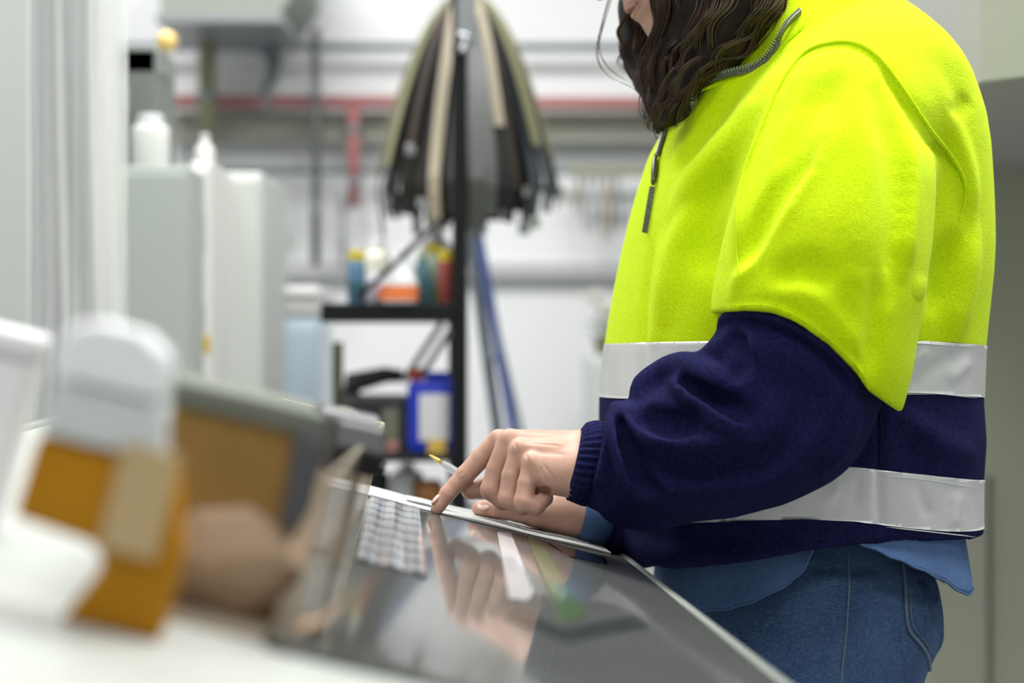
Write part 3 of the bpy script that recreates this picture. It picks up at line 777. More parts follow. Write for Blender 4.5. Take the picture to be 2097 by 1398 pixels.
gv = sculpt(gv, gq, [([(1735, 1130), (1738, 1200), (1732, 1300), (1722, 1420)], 6, -1.6), ([(1720, 1160), (1690, 1165), (1650, 1160)], 8, -2.2), ([(1745, 1168), (1800, 1160)], 9, -2.5), ([(1730, 1185), (1670, 1180)], 7, 2.0),
    ([(1740, 1205), (1790, 1215)], 9, -2.5), ([(1725, 1215), (1700, 1212)], 8, -2.5), ([(1745, 1185), (1800, 1186)], 8, 2.0), ([(1725, 1270), (1690, 1280)], 9, -2.0), ([(1700, 1360), (1640, 1372), (1590, 1390)], 14, -2.5), ([(1760, 1240), (1780, 1330)], 22, 2.0),
    ([(1852, 1165), (1858, 1285), (1905, 1345)], 7, -1.8), ([(1885, 1180), (1890, 1280), (1920, 1320)], 18, 2.5)])
jeans = link('jeans', qmesh('jeans', gv, gq), M_JEAN, person, smooth=True)
jeans['label'] = 'faded blue denim jeans'
G_BVH = bvh_of(gv, gq)
seam('side_seam', [(1736, 1120), (1739, 1200), (1733, 1290), (1724, 1380), (1720, 1440)], [G_BVH], .0011, M_THREAD, jeans, 0.0003)
pocket = cloth_line([(1845, 1140), (1852, 1200), (1857, 1282), (1880, 1312), (1898, 1340), (1904, 1372)], [G_BVH], 0.001)
MB().tube(pocket, .0019, 6).build('pocket_edge', M_THREAD, jeans, smooth=True)
MB().tube(cloth_line([(1858, 1150), (1862, 1200), (1867, 1278), (1889, 1306), (1906, 1334)], [G_BVH], 0.0006), .0007, 6).build('pocket_stitch', M_THREAD, jeans, smooth=True)
pk = [(1848, 1150), (1852, 1200), (1857, 1282), (1880, 1312), (1904, 1350), (1924, 1322), (1934, 1300), (1938, 1240), (1932, 1170), (1890, 1155)]
m = MB(); ctr = m.bm.verts.new(cloth_point([G_BVH], 1895, 1240, 0.0022)); ring = [m.bm.verts.new(cloth_point([G_BVH], p[0], p[1], 0.0022)) for p in pk]
for i in range(len(ring)): m.bm.faces.new((ctr, ring[i], ring[(i + 1) % len(ring)]))
bmesh.ops.subdivide_edges(m.bm, edges=m.bm.edges[:], cuts=5, use_grid_fill=True)
for v in m.bm.verts:
    h = G_BVH.find_nearest(v.co); nn = h[1] if h[1].dot(v.co - h[0]) > 0 else -h[1]
    v.co = h[0] + nn * 0.0022
m.build('back_pocket', M_JEAN, jeans, smooth=True)
for s in (-1, 1):
    m = MB(); m.lathe([(0.030, 0), (0.044, 0.003), (0.046, 0.02), (0.044, 0.045), (0.036, 0.07), (0.034, 0.11)], (xk + .01, BY + .105 * s, 0.0), 22, sx=1.0, sy=0.95)
    m.lathe([(0.04, 0), (0.05, 0.004), (0.05, 0.02), (0.045, 0.04), (0.028, 0.06)], (xk - .075, BY + .11 * s, 0.0), 22, sx=1.7, sy=0.9)
    m.build('shoe', M_SHOE, person, smooth=True)

# --- denim shirt tails under the jacket, and the shirt cuff
TAIL = [(1330, 1250), (1380, 1263), (1450, 1262), (1500, 1248), (1560, 1220), (1610, 1190), (1638, 1168), (1652, 1140), (1657, 1112), (1700, 1098), (1750, 1106), (1800, 1128), (1870, 1158), (1940, 1192), (1975, 1216), (1992, 1226), (2000, 1230)]
N = 200; V = 16
xl, xr = colx(1352, 1.74), colx(1992, 1.74); cx, ha = (xl + xr) / 2, (xr - xl) / 2
for i_v in range(1): pass
rows = []
for j in range(V):
    ring = []
    for k in range(N):
        th = 2 * math.pi * k / N; ct, stt = math.cos(th), math.sin(th); n = 2.6
        q = (abs(ct) ** n + abs(stt) ** n) ** (-1 / n)
        wav = 1 + 0.012 * math.sin(9 * th + 1) * (j / V)
        x = cx + ha * q * ct * wav; y = BY + 0.197 * q * stt * wav
        tp = 1048.5 + FPX * x / (1.62 if stt < 0 else 1.75)
        zb = rowz(np.interp(tp, [t[0] for t in TAIL], [t[1] for t in TAIL]), 1.62 if stt < 0.05 else 1.74) + 0.0008 * math.sin(40 * th)
        zt = 0.985; z = zt + (zb - zt) * j / (V - 1)
        sh = 1 - 0.06 * (1 - j / (V - 1))
        ring.append(shirt_mb.bm.verts.new((cx + (x - cx) * sh, BY + (y - BY) * sh, z)))
    rows.append(ring)
for j in range(V - 1):
    for k in range(N): shirt_mb.bm.faces.new((rows[j][k], rows[j][(k + 1) % N], rows[j + 1][(k + 1) % N], rows[j + 1][k]))
edge_pts = [rows[-1][k].co.copy() for k in range(N)]; edge_in = [rows[-2][k].co.copy() for k in range(N)]
shirt = shirt_mb.build('denim_shirt', M_SHIRT, person, smooth=True); shirt['label'] = 'light blue denim shirt showing below the jacket'
md = shirt.modifiers.new('solid', 'SOLIDIFY'); md.thickness = 0.0016; md.offset = 0
m = MB(); loop = edge_pts + [edge_pts[0]]; m.tube(loop, .0013, 6, caps=False).build('shirt_hem', M_SHIRT, shirt, smooth=True)

# --- hair: a soft mass and individual wavy locks
HB = [[(1560, -190, 1.74, .05), (1500, -70, 1.715, .055), (1500, 20, 1.70, .046), (1465, 95, 1.70, .034), (1420, 150, 1.705, .024), (1372, 230, 1.715, .013), (1352, 275, 1.72, .006)],
      [(1420, -150, 1.72, .05), (1400, -40, 1.715, .036), (1395, 50, 1.72, .028), (1370, 130, 1.73, .024), (1350, 210, 1.735, .016), (1345, 270, 1.735, .007)],
      [(1360, -100, 1.86, .05), (1318, 20, 1.86, .03), (1300, 100, 1.85, .020), (1325, 170, 1.83, .016), (1340, 240, 1.80, .009)],
      [(1620, -140, 1.78, .07), (1560, -40, 1.74, .05), (1530, 40, 1.72, .034), (1480, 115, 1.71, .018)]]
G = grid((0.06, 1.60, 1.32), (0.42, 2.02, 1.72), 0.004)
D = ball(G, hp(-.03, .045, 0), (.112, .098, .092), HM)
D = smax(D, -ball(G, hp(.10, -.03, 0), (.085, .10, .062), HM), 0.012)
for ch in HB:
    D = smin(D, chain(G, ch, 0.01), 0.012)
D = smin(D, rcone(G, hp(-.06, 0, 0), tuple(W(1640, -40, 1.80)), .09, .07), 0.03)
D += 0.0012 * np.sin(G[0] * 330 + 3 * np.sin(G[2] * 40 + G[0] * 25) + G[1] * 190) + 0.0035
xv, xq = nets(G, D)
hair = link('hair', qmesh('hair', xv, xq), M_HAIR, person, smooth=True)
hair['label'] = 'long wavy dark brown hair'
HSV, HSQ = [], []
hr = random.Random(11)
def strand(pts, r):
    """a fine three-sided lock along pts, tapering to its tip"""
    P = np.array(pts); n = len(P); T = np.gradient(P, axis=0); T /= np.linalg.norm(T, axis=1, keepdims=True) + 1e-9
    A = np.cross(T, [0.3, 0.9, 0.2]); A /= np.linalg.norm(A, axis=1, keepdims=True) + 1e-9; B = np.cross(T, A)
    rad = (r * (1 - 0.75 * (np.arange(n) / (n - 1)) ** 2))[:, None]; base = sum(len(v) for v in HSV)
    R = np.stack([P + rad * (math.cos(a) * A + math.sin(a) * B) for a in (0, 2.094, 4.189)], 1).reshape(-1, 3); HSV.append(R)
    i0 = base + 3 * np.arange(n - 1)
    for k in range(3):
        k2 = (k + 1) % 3; HSQ.append(np.stack([i0 + k, i0 + k2, i0 + 3 + k2, i0 + 3 + k], 1))
for ci, ch in enumerate(HB):
    base = np.array(smoothline([(*wp(*c[:3]), c[3]) for c in ch], 10)); nb = len(base)
    for lock in range((34, 24, 20, 22)[ci]):
        th0 = hr.uniform(0, 2 * math.pi); ph = hr.uniform(0, 6.3); fr = hr.uniform(0.20, 0.42); amp = hr.uniform(0.003, 0.0095); end0 = nb - hr.randint(0, 14); dth = hr.uniform(-0.8, 0.8); rr0 = hr.uniform(0.94, 1.16)
        for k in range(14):
            jt = hr.gauss(0, 0.07); rr = rr0 + hr.gauss(0, 0.03); jx = np.array([hr.gauss(0, .0012), hr.gauss(0, .0012), 0]); pts = []; e = max(8, end0 - hr.randint(0, 5))
            for i in range(e):
                c = base[i]; t = i / nb; a = th0 + jt + dth * t
                off = np.array([math.cos(a), math.sin(a), 0.15 * math.sin(2 * a)]) * max(c[3], .006) * rr
                w = amp * min(1, t * 1.6) * np.array([math.sin(fr * i + ph), math.cos(fr * i * 0.9 + ph), 0.4 * math.sin(fr * i * 1.3 + ph)])
                pts.append(tuple(c[:3] + off + w + jx * (0.4 + t)))
            strand(pts, hr.uniform(0.00035, 0.0008))
# loose flyaway hairs and curled ends in front of the face and chest
for pts in ([(1262, -60, 1.80), (1250, 0, 1.80), (1232, 60, 1.80), (1222, 110, 1.80), (1240, 150, 1.80), (1290, 180, 1.79), (1330, 205, 1.77)], [(1255, -30, 1.80), (1235, 40, 1.80), (1226, 95, 1.80), (1248, 140, 1.80), (1300, 175, 1.79)],
            [(1275, 60, 1.83), (1272, 110, 1.83), (1296, 160, 1.82), (1325, 190, 1.80), (1345, 215, 1.78)], [(1300, 150, 1.80), (1318, 175, 1.79), (1312, 205, 1.78), (1325, 235, 1.77), (1345, 250, 1.76)],
            [(1330, 180, 1.76), (1312, 200, 1.76), (1316, 235, 1.75), (1340, 250, 1.75), (1352, 240, 1.75)], [(1340, 210, 1.74), (1322, 225, 1.74), (1325, 255, 1.74), (1345, 265, 1.74)],
            [(1345, 240, 1.73), (1338, 262, 1.73), (1346, 284, 1.73), (1360, 280, 1.73)], [(1340, -20, 1.72), (1352, 40, 1.71), (1340, 90, 1.71), (1330, 130, 1.72)], [(1380, -40, 1.70), (1358, 30, 1.70), (1352, 80, 1.70), (1370, 92, 1.70)]):
    for q in range(4):
        o = hr.uniform(-4, 4); strand(smoothline([wp(p[0] + o, p[1] + hr.uniform(-3, 3), p[2]) for p in pts], 6), 0.00028)
ho = link('hair_strands', qmesh('hair_strands', np.concatenate(HSV), np.concatenate(HSQ)), M_STRAND, hair, smooth=True); ho['kind'] = 'stuff'

# ------------------------------------------------------------------ room
M_WALL = mat('white_wall', (0.86, 0.88, 0.90), 0.7, noise=(1.5, 0.02))
M_FLOOR = mat('grey_floor', (0.30, 0.305, 0.30), 0.45, noise=(3, 0.08))
M_CEIL = mat('ceiling_paint', (0.80, 0.80, 0.78), 0.8)
def slab(name, lo, hi, m):
    c = [(lo[i] + hi[i]) / 2 for i in range(3)]; s = [hi[i] - lo[i] for i in range(3)]
    return tag(MB().box(c, s).build(name, m), kind='structure')
X0, X1, Y0, Y1 = -2.6, 2.6, -2.6, 5.0
slab('floor', (X0, Y0, -0.1), (X1, Y1, 0.0), M_FLOOR)
slab('ceiling', (X0, Y0, CEIL), (X1, Y1, CEIL + .1), M_CEIL)
slab('wall_back', (X0, Y1, 0), (X1, Y1 + .1, CEIL), M_WALL)
M_SIDE = mat('grey_side_wall', (0.45, 0.47, 0.47), 0.7, noise=(1.5, 0.03))
slab('wall_left', (X0 - .1, Y0, 0), (X0, Y1, CEIL), M_SIDE)
slab('wall_right', (X1, Y0, 0), (X1 + .1, Y1, CEIL), M_SIDE)
slab('wall_front', (X0, Y0 - .1, 0), (X1, Y0, CEIL), M_SIDE)
lamp_places = ['front right', 'front left', 'rear right', 'rear left', 'far right', 'far left']
for i, (lx, ly, lw) in enumerate(LIGHTS):
    l = empty('ceiling_light', (lx, ly, CEIL)); tag(l, 'long ceiling light panel, %s of the six overhead' % lamp_places[i], 'light', 'ceiling light panels')
    MB().box((0, 0, -.03), (1.24, .54, .06), bevel=.005).build('housing', mat('lamp_white', (.8, .8, .8), .5), l)
    MB().box((0, 0, -.064), (1.18, .48, .006)).build('diffuser', mat('lamp_glow', (.9, .9, .9), .5, emit=((1, .98, .95), 3.0)), l)

# ------------------------------------------------------------------ sloping inspection desk
def ray_plane(px, py, P, n):
    o = Vector((0, 0, CAMZ)); d = W(px, py, 1.0) - o; return o + d * ((P - o).dot(n) / d.dot(n))
TIP = W(891, 1051, 1.661)
TILT = math.radians(13.9); hdir = Vector((-.9955, -.095, 0)); E2 = Vector((.095, -.9955, 0))
E1 = hdir * math.cos(TILT) + Vector((0, 0, math.sin(TILT))); EN = Vector((0, 0, math.cos(TILT))) - hdir * math.sin(TILT)
def loc2(P): d = P - TIP; return (d.dot(E1), d.dot(E2))
right_e = sum(loc2(ray_plane(*p, TIP, EN))[0] for p in ((1330, 1178), (1500, 1294), (1640, 1398))) / 3
far_e = sum(loc2(ray_plane(*p, TIP, EN))[1] for p in ((1150, 1092), (900, 1028), (760, 1000))) / 3
ORG = TIP + E1 * right_e + E2 * far_e            # far corner on the person's side
RM = Matrix((E1, E2, EN)).transposed()           # desk axes: up the slope, toward the camera, out of the top
if RM.determinant() < 0: pass
def DK(u, v, w=0.0): return ORG + E1 * u + E2 * v + EN * w
def dk_of(px, py): P = ray_plane(px, py, TIP, EN); d = P - ORG; return d.dot(E1), d.dot(E2)
DW, DL = 0.62, 1.36                               # size up the slope, and along the person's edge
M_FRAME = mat('desk_frame_white', (0.50, 0.53, 0.51), 0.3, noise=(4, 0.03))
M_DESKIN = mat('desk_inner_grey', (0.17, 0.18, 0.17), 0.5)
M_GLASSTOP = mat('smoked_glass_top', (0.095, 0.10, 0.096), 0.07, noise=(4, 0.15), spec=0.5, ior=1.45)
M_EDGE = mat('polished_edge', (0.42, 0.46, 0.42), 0.2, metal=0.3)
desk = empty('inspection_desk', (ORG.x, ORG.y, 0)); tag(desk, 'sloping glossy inspection desk with pale rounded edge under the pointing hand', 'desk')
def dbuild(mb, name, m, parent=None, **k):
    o = mb.build(name, m, None, **k); p = parent or desk
    o.parent = p; o.matrix_parent_inverse = Matrix.Translation(-Vector(desk.location)); return o
def rounded(u0, u1, v0, v1, r, n=8):
    pts = []
    for cx, cy, a0 in ((u1 - r, v1 - r, 0), (u0 + r, v1 - r, 90), (u0 + r, v0 + r, 180), (u1 - r, v0 + r, 270)):
        for k in range(n + 1):
            a = math.radians(a0 + 90 * k / n); pts.append((cx + r * math.cos(a), cy + r * math.sin(a)))
    return pts
GT = 0.0                                          # top of the glass in desk height
vfar = 0.0
vglass = (loc2(TIP)[1] - far_e) - 0.012            # far edge of the glass, just past the finger tip
VEND = dk_of(650, 1335)[1]
dbuild(MB().prism(rounded(0.006, DW, 0.004, DL, 0.03), -0.050, -0.0045, RM, ORG), 'desk_top', M_FRAME, bevel=.004)
dbuild(MB().prism(rounded(0.014, max(dk_of(742, 1045)[0], dk_of(593, 1313)[0]) + .012, vglass, VEND, 0.012), -0.006, GT, RM, ORG), 'glass_panel', M_GLASSTOP, bevel=.0008)
edge = [DK(u, v, -0.009) for u, v in rounded(0.004, DW - .01, 0.004, DL, 0.03)]
dbuild(MB().tube(edge + edge[:1], .0085, 10, caps=False), 'edge_trim', M_EDGE, smooth=True)
# body and legs down to the floor
P0, P1 = DK(0.10, 0.10, -.05), DK(DW - .06, DL - .12, -.05)
for (u, v) in ((0.10, 0.10), (0.10, DL - .14), (DW - .08, 0.10), (DW - .08, DL - .14)):
    t = DK(u, v, -.052); dbuild(MB().box((t.x, t.y, t.z / 2), (.05, .05, t.z), bevel=.004), 'leg', M_FRAME)
a, b = DK(0.10, 0.10, -.06), DK(DW - .08, 0.10, -.06)
for (p, q) in (((0.10, 0.10), (0.10, DL - .14)), ((DW - .08, 0.10), (DW - .08, DL - .14))):
    s, e = DK(*p, -.06), DK(*q, -.06)
    dbuild(MB().tube([(s.x, s.y, .30), (e.x, e.y, .30)], .018, 8), 'stretcher', M_FRAME)

# papers past the glass, seen edge-on under the hands
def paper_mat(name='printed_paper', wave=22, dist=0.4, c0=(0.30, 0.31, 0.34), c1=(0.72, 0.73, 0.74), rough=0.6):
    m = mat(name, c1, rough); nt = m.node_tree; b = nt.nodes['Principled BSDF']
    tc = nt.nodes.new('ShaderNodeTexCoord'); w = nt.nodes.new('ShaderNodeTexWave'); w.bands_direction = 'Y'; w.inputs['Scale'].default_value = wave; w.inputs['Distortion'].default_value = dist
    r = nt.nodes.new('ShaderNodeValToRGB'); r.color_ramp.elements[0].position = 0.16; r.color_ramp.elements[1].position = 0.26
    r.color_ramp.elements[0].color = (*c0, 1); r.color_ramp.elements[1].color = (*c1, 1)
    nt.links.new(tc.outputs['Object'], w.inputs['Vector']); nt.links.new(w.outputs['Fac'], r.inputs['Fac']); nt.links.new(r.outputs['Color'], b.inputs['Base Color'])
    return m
M_PAPER = paper_mat()
def flat_on_desk(name, u0, u1, v0, v1, h0, h1, m, rot=0.0, label=None, cat=None, group=None):
    mb = MB(); cu, cv = (u0 + u1) / 2, (v0 + v1) / 2; hu, hv = (u1 - u0) / 2, (v1 - v0) / 2
    n = 12; top = []; bot = []
    for i in range(n + 1):
        su = -hu + 2 * hu * i / n; lift = 0.0008 * math.sin(i * 1.3) + .0008
        row = []
        for sv_ in (-hv, hv): row.append((su, sv_, lift))
        top.append([mb.bm.verts.new((x, y, h1 - h0 + l)) for x, y, l in row]); bot.append([mb.bm.verts.new((x, y, l * 0.2)) for x, y, l in row])
    for i in range(n):
        mb.bm.faces.new((top[i][0], top[i + 1][0], top[i + 1][1], top[i][1])); mb.bm.faces.new((bot[i][1], bot[i + 1][1], bot[i + 1][0], bot[i][0]))
        for k in (0, 1): mb.bm.faces.new((top[i][k], bot[i][k], bot[i + 1][k], top[i + 1][k]))
    for i in (0, n): mb.bm.faces.new((top[i][0], top[i][1], bot[i][1], bot[i][0]))
    o = mb.build(name, m); c = DK(cu, cv, h0)
    R4 = RM.to_4x4() @ Matrix.Rotation(rot, 4, 'Z'); R4.translation = c; o.matrix_world = R4
    return tag(o, label, cat, group) if label else o
vg = vglass
flat_on_desk('paper_sheet', .028, .30, .012, vg + .004, .0003, .0011, M_PAPER, 0.0, 'white printed sheet at the far desk edge beside the thumb', 'paper')
flat_on_desk('paper_sheet', .312, .52, .014, vg + .005, .0003, .0011, M_PAPER, 0.01, 'white printed sheet left of the pointing fingertip at the far edge', 'paper')
flat_on_desk('paper_sheet', .045, .24, .030, vg - .03, .0017, .0024, M_PAPER, -0.015, 'top printed sheet of the papers, under the resting hand', 'paper')

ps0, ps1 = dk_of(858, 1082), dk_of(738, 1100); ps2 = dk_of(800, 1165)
flat_on_desk('paper_sheet', ps0[0], ps1[0] - .004, vg + .010, ps2[1], .0002, .0008, paper_mat('painted_reflection_bars', 5.0, 1.2, (0.17, 0.175, 0.19), (0.32, 0.33, 0.35), 0.10), -0.03, 'added sheet with a painted reflection of bars, on the glass left of the pointing finger', 'paper')  # added sheet: its soft bars put a reflection in the glass into colour

# glossy printed strips lying flat on the glass
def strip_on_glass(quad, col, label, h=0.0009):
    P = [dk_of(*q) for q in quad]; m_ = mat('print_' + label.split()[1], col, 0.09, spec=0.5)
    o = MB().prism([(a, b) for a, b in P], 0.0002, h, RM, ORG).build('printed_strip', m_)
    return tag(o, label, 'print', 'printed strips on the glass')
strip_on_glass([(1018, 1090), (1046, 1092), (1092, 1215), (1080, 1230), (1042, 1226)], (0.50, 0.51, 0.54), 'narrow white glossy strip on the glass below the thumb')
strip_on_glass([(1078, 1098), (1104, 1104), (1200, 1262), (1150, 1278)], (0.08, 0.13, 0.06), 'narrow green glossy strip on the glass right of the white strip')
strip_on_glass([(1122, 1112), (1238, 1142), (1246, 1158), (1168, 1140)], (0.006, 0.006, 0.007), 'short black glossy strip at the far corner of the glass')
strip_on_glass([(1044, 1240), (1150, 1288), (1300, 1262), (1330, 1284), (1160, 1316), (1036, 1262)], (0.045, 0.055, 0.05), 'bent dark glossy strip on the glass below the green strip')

# ------------------------------------------------------------------ pen held in the far hand
M_CLEAR = mat('clear_plastic', (0.86, 0.90, 0.95), 0.08, trans=0.35, ior=1.45)
pa, pb = W(879, 931, 1.775), W(1066, 1050, 1.760)
pd = (pb - pa).normalized(); pen = empty('ballpoint_pen', pb); tag(pen, 'clear plastic ballpoint pen with brass tip held above the papers', 'pen')
def pbuild(mb, name, m, **k):
    o = mb.build(name, m, None, **k); o.parent = pen; o.matrix_parent_inverse = Matrix.Translation(-Vector(pb)); return o
pbuild(MB().tube([pa, pa + pd * .003, pa + pd * .012, pa + pd * .0165], [.0005, .0011, .0026, .0030], 12), 'brass_tip', mat('brass', (.62, .43, .12), .25, metal=.9), smooth=True)
pbuild(MB().tube([pa + pd * .015, pa + pd * .022, pa + pd * .026, pb], [.0030, .0040, .0043, .0043], 6), 'barrel', M_CLEAR)
pbuild(MB().tube([pa + pd * .010, pb], .0016, 8), 'ink_tube', mat('ink_dark', (.03, .035, .10), .3), smooth=True)
pbuild(MB().tube([pb - pd * .006, pb + pd * .004], .0046, 10), 'end_cap', mat('ink_dark', (.03, .035, .10), .3), smooth=True)

# ------------------------------------------------------------------ things standing on the near part of the desk
FT = -0.0044                                      # top of the white frame beside the glass
def on_desk(name, u, v, label, cat, rot=0.0, group=None):
    o = empty(name, DK(u, v, FT)); R4 = RM.to_4x4() @ Matrix.Rotation(rot, 4, 'Z'); R4.translation = DK(u, v, FT); o.matrix_world = R4
    return tag(o, label, cat, group)
def child(mb, name, m, parent, **k):
    o = mb.build(name, m, None, **k); o.parent = parent; return o
M_KRAFT = mat('brown_card', (0.30, 0.175, 0.045), 0.75, noise=(20, 0.15))
M_LID = mat('grey_green_lid', (0.15, 0.165, 0.14), 0.6)
M_SLATE = mat('slate_plastic', (0.075, 0.08, 0.095), 0.4)
M_AMBER = mat('amber_plastic', (0.40, 0.175, 0.003), 0.45, noise=(15, 0.1), spec=0.2)
M_TAN = mat('tan_plastic', (0.45, 0.33, 0.17), 0.4)
M_WHITEP = mat('white_plastic', (0.80, 0.82, 0.86), 0.35)
M_GREYP = mat('pale_grey_plastic', (0.55, 0.58, 0.60), 0.4)
M_BLACK = mat('black_plastic', (0.012, 0.012, 0.014), 0.4)
def tinted(name, col, op):
    m = bpy.data.materials.new(name); m.use_nodes = True; nt = m.node_tree; b = nt.nodes['Principled BSDF']
    b.inputs['Base Color'].default_value = (*col, 1); b.inputs['Roughness'].default_value = 0.12; b.inputs['Alpha'].default_value = op
    n = nt.nodes.new('ShaderNodeTexNoise'); n.inputs['Scale'].default_value = 12; tc = nt.nodes.new('ShaderNodeTexCoord'); nt.links.new(tc.outputs['Object'], n.inputs['Vector'])
    mr = nt.nodes.new('ShaderNodeMapRange'); mr.inputs['To Min'].default_value = op * .93; mr.inputs['To Max'].default_value = op * 1.07
    nt.links.new(n.outputs['Fac'], mr.inputs['Value']); nt.links.new(mr.outputs['Result'], b.inputs['Alpha']); return m
M_ACRYL = tinted('tinted_acrylic', (0.54, 0.47, 0.37), 0.50)
M_ACEDGE = tinted('acrylic_edge', (0.74, 0.68, 0.50), 0.75)

def dk_xy(x, y):
    """desk coordinates of the desk point straight below (x, y)"""
    z = ORG.z - ((x - ORG.x) * EN.x + (y - ORG.y) * EN.y) / EN.z
    d = Vector((x, y, z)) - ORG; return d.dot(E1), d.dot(E2)
# clear acrylic tray along the desk
ua, va = dk_of(742, 1045); ub, vb = dk_of(593, 1313)
tray_len = math.hypot(ub - ua, vb - va); tray_rot = math.atan2(-(ub - ua), (vb - va))
tray = on_desk('acrylic_tray', ua, va, 'long open tinted acrylic tray standing on the desk around the brown box', 'tray', tray_rot)
TW, TH = 0.095, 0.084
def panel(size, c, nm='tray_wall'): return child(MB().box(c, size), nm, M_ACRYL, tray)
panel((.003, tray_len, TH), (0, tray_len / 2, TH / 2)); panel((.003, tray_len, TH), (TW, tray_len / 2, TH / 2))
panel((TW - .003, .003, TH), (TW / 2, .0015, TH / 2)); 
panel((TW - .003, tray_len - .006, .003), (TW / 2, tray_len / 2, .0016), 'tray_floor')
for a, b in (((0, 0), (0, tray_len)), ((TW, 0), (TW, tray_len)), ((0, 0), (TW, 0))):
    child(MB().tube([(a[0], a[1], TH + .0012), (b[0], b[1], TH + .0012)], .0016, 6), 'rim', M_ACEDGE, tray)
child(MB().tube([(0, 0, .002), (0, 0, TH)], .0018, 6), 'rim', M_ACEDGE, tray)

# brown carton with a grey lid inside the tray
XZ = Matrix(((1, 0, 0), (0, 0, 1), (0, 1, 0)))     # outline in x (up the slope) and height, thickness along y
u0, v0 = dk_xy(-.160, .86)
carton = on_desk('carton', u0, v0, 'brown cardboard carton with a grey-green lid standing in the tray', 'box', 0.10)
child(MB().box((0, -.04, .050), (.074, .11, .098), bevel=.002), 'body', M_KRAFT, carton)
child(MB().box((0, -.04, .1055), (.079, .115, .013), bevel=.002), 'lid', M_LID, carton)
child(MB().prism([(-.024, .100), (-.041, .100), (-.041, .062), (-.036, .048), (-.028, .052), (-.026, .075)], .0155, .022, XZ), 'flap', M_SLATE, carton, bevel=.002)
# black dispenser on a beige stand behind the carton
uu, vv = dk_xy(-.138, 1.14)
tp = on_desk('tape_dispenser', uu, vv, 'black tape dispenser on a beige stand behind the brown carton', 'dispenser', 0.3)
child(MB().prism([(-.035, .0), (.035, .0), (.030, .066), (-.030, .066)], -.013, .013, Matrix(((0, 0, 1), (1, 0, 0), (0, 1, 0)))), 'stand', mat('beige_stand', (.42, .33, .24), .5), tp, bevel=.003)
child(MB().prism([(-.052, .067), (.052, .067), (.056, .082), (.042, .10), (-.02, .104), (-.05, .092)], -.018, .018, Matrix(((0, 0, 1), (1, 0, 0), (0, 1, 0)))), 'body', M_BLACK, tp, bevel=.003)
child(MB().tube([(-.020, .005, .090), (.020, .005, .090)], [.016, .016], 24), 'tape_roll', M_SLATE, tp)
# wad of crumpled beige packing paper before the carton
uu, vv = dk_of(450, 1240)
wad = on_desk('packing_paper', uu, vv, 'crumpled beige packing paper in front of the brown carton', 'paper')
m = MB(); bmesh.ops.create_icosphere(m.bm, subdivisions=4, radius=1.0); wr = random.Random(21)
dirs = [(Vector((wr.gauss(0, 1), wr.gauss(0, 1), wr.gauss(0, 1))).normalized(), wr.uniform(.72, .98)) for _ in range(46)]
for v in m.bm.verts:
    n = v.co.normalized(); r = min([1.12] + [k / max(.05, n.dot(d)) for d, k in dirs if n.dot(d) > .3])
    v.co = Vector((n.x * r * .044, n.y * r * .020, max(.0004, .030 + n.z * r * .034)))
m_p = mat('kraft_paper', (.43, .31, .215), .7, noise=(18, .12))
child(m, 'crumpled_sheet', m_p, wad)
m = MB(); m.ribbon([(-.040, .012, .004), (-.052, .014, .012), (-.060, .012, .022), (-.064, .010, .034)], .030, Vector((0, 1, 0)), .0008)
child(m, 'loose_corner', m_p, wad)

# amber hand dispenser with a white top, close to the camera
uu, vv = dk_of(240, 1262)
ad = on_desk('amber_dispenser', uu, vv, 'amber plastic dispenser with a white top at the near left of the desk', 'dispenser', 0.0)
child(MB().prism([(.023, 0), (-.022, 0), (-.022, .040), (-.010, .078), (.014, .078), (.052, .078), (.054, .040), (.016, .036), (.010, .028)], -.016, .016, XZ), 'body', M_AMBER, ad, bevel=.003)
child(MB().prism([(.014, .036), (-.012, .036), (-.012, .084), (.014, .084)], .0165, .020, XZ), 'label_plate', M_TAN, ad, bevel=.001)
child(MB().prism([(.052, .079), (-.004, .079), (.002, .104), (.048, .104)], -.018, .018, XZ), 'neck', M_GREYP, ad, bevel=.003)
child(MB().prism([(.052, .105), (.002, .105), (.004, .126), (.018, .134), (.040, .134), (.052, .126)], -.020, .020, XZ), 'cap', M_WHITEP, ad, bevel=.005)

# white box at the left edge of the desk
uu, vv = dk_of(-30, 1080)
wb = on_desk('white_box', uu, vv, 'white plastic box at the left edge of the desk beside the amber dispenser', 'box', 0.1)
child(MB().box((.022, 0, .050), (.058, .06, .100), bevel=.004), 'body', M_WHITEP, wb)
child(MB().box((.022, 0, .1075), (.061, .063, .014), bevel=.004), 'lid', M_WHITEP, wb)

# ------------------------------------------------------------------ background: pole rack with straps and a shelf trolley
TD = 3.2
M_POLE = mat('black_steel', (0.012, 0.013, 0.015), 0.35, metal=0.4)
M_STEEL = mat('bright_steel', (0.55, 0.57, 0.60), 0.2, metal=0.9)
M_GALV = mat('galvanised', (0.30, 0.32, 0.34), 0.4, metal=0.6)
def vz(py, d=TD): return rowz(py, d)
rack = empty('strap_rack', (colx(944, TD), TD, 0)); tag(rack, 'black steel pole rack with two dark shelves behind the pointing hand', 'rack')
def rb(mb, name, m, parent=None, **k):
    o = mb.build(name, m, None, **k); o.parent = parent or rack; o.matrix_parent_inverse = Matrix.Translation(-Vector(rack.location)); return o
px0 = colx(942, TD)
rb(MB().box((px0, TD, 1.05), (.030, .030, 2.1), bevel=.003), 'pole', M_POLE)
rb(MB().box((colx(955, TD), TD - .026, vz(45)), (.036, .012, .10), bevel=.003), 'top_bracket', M_GALV)
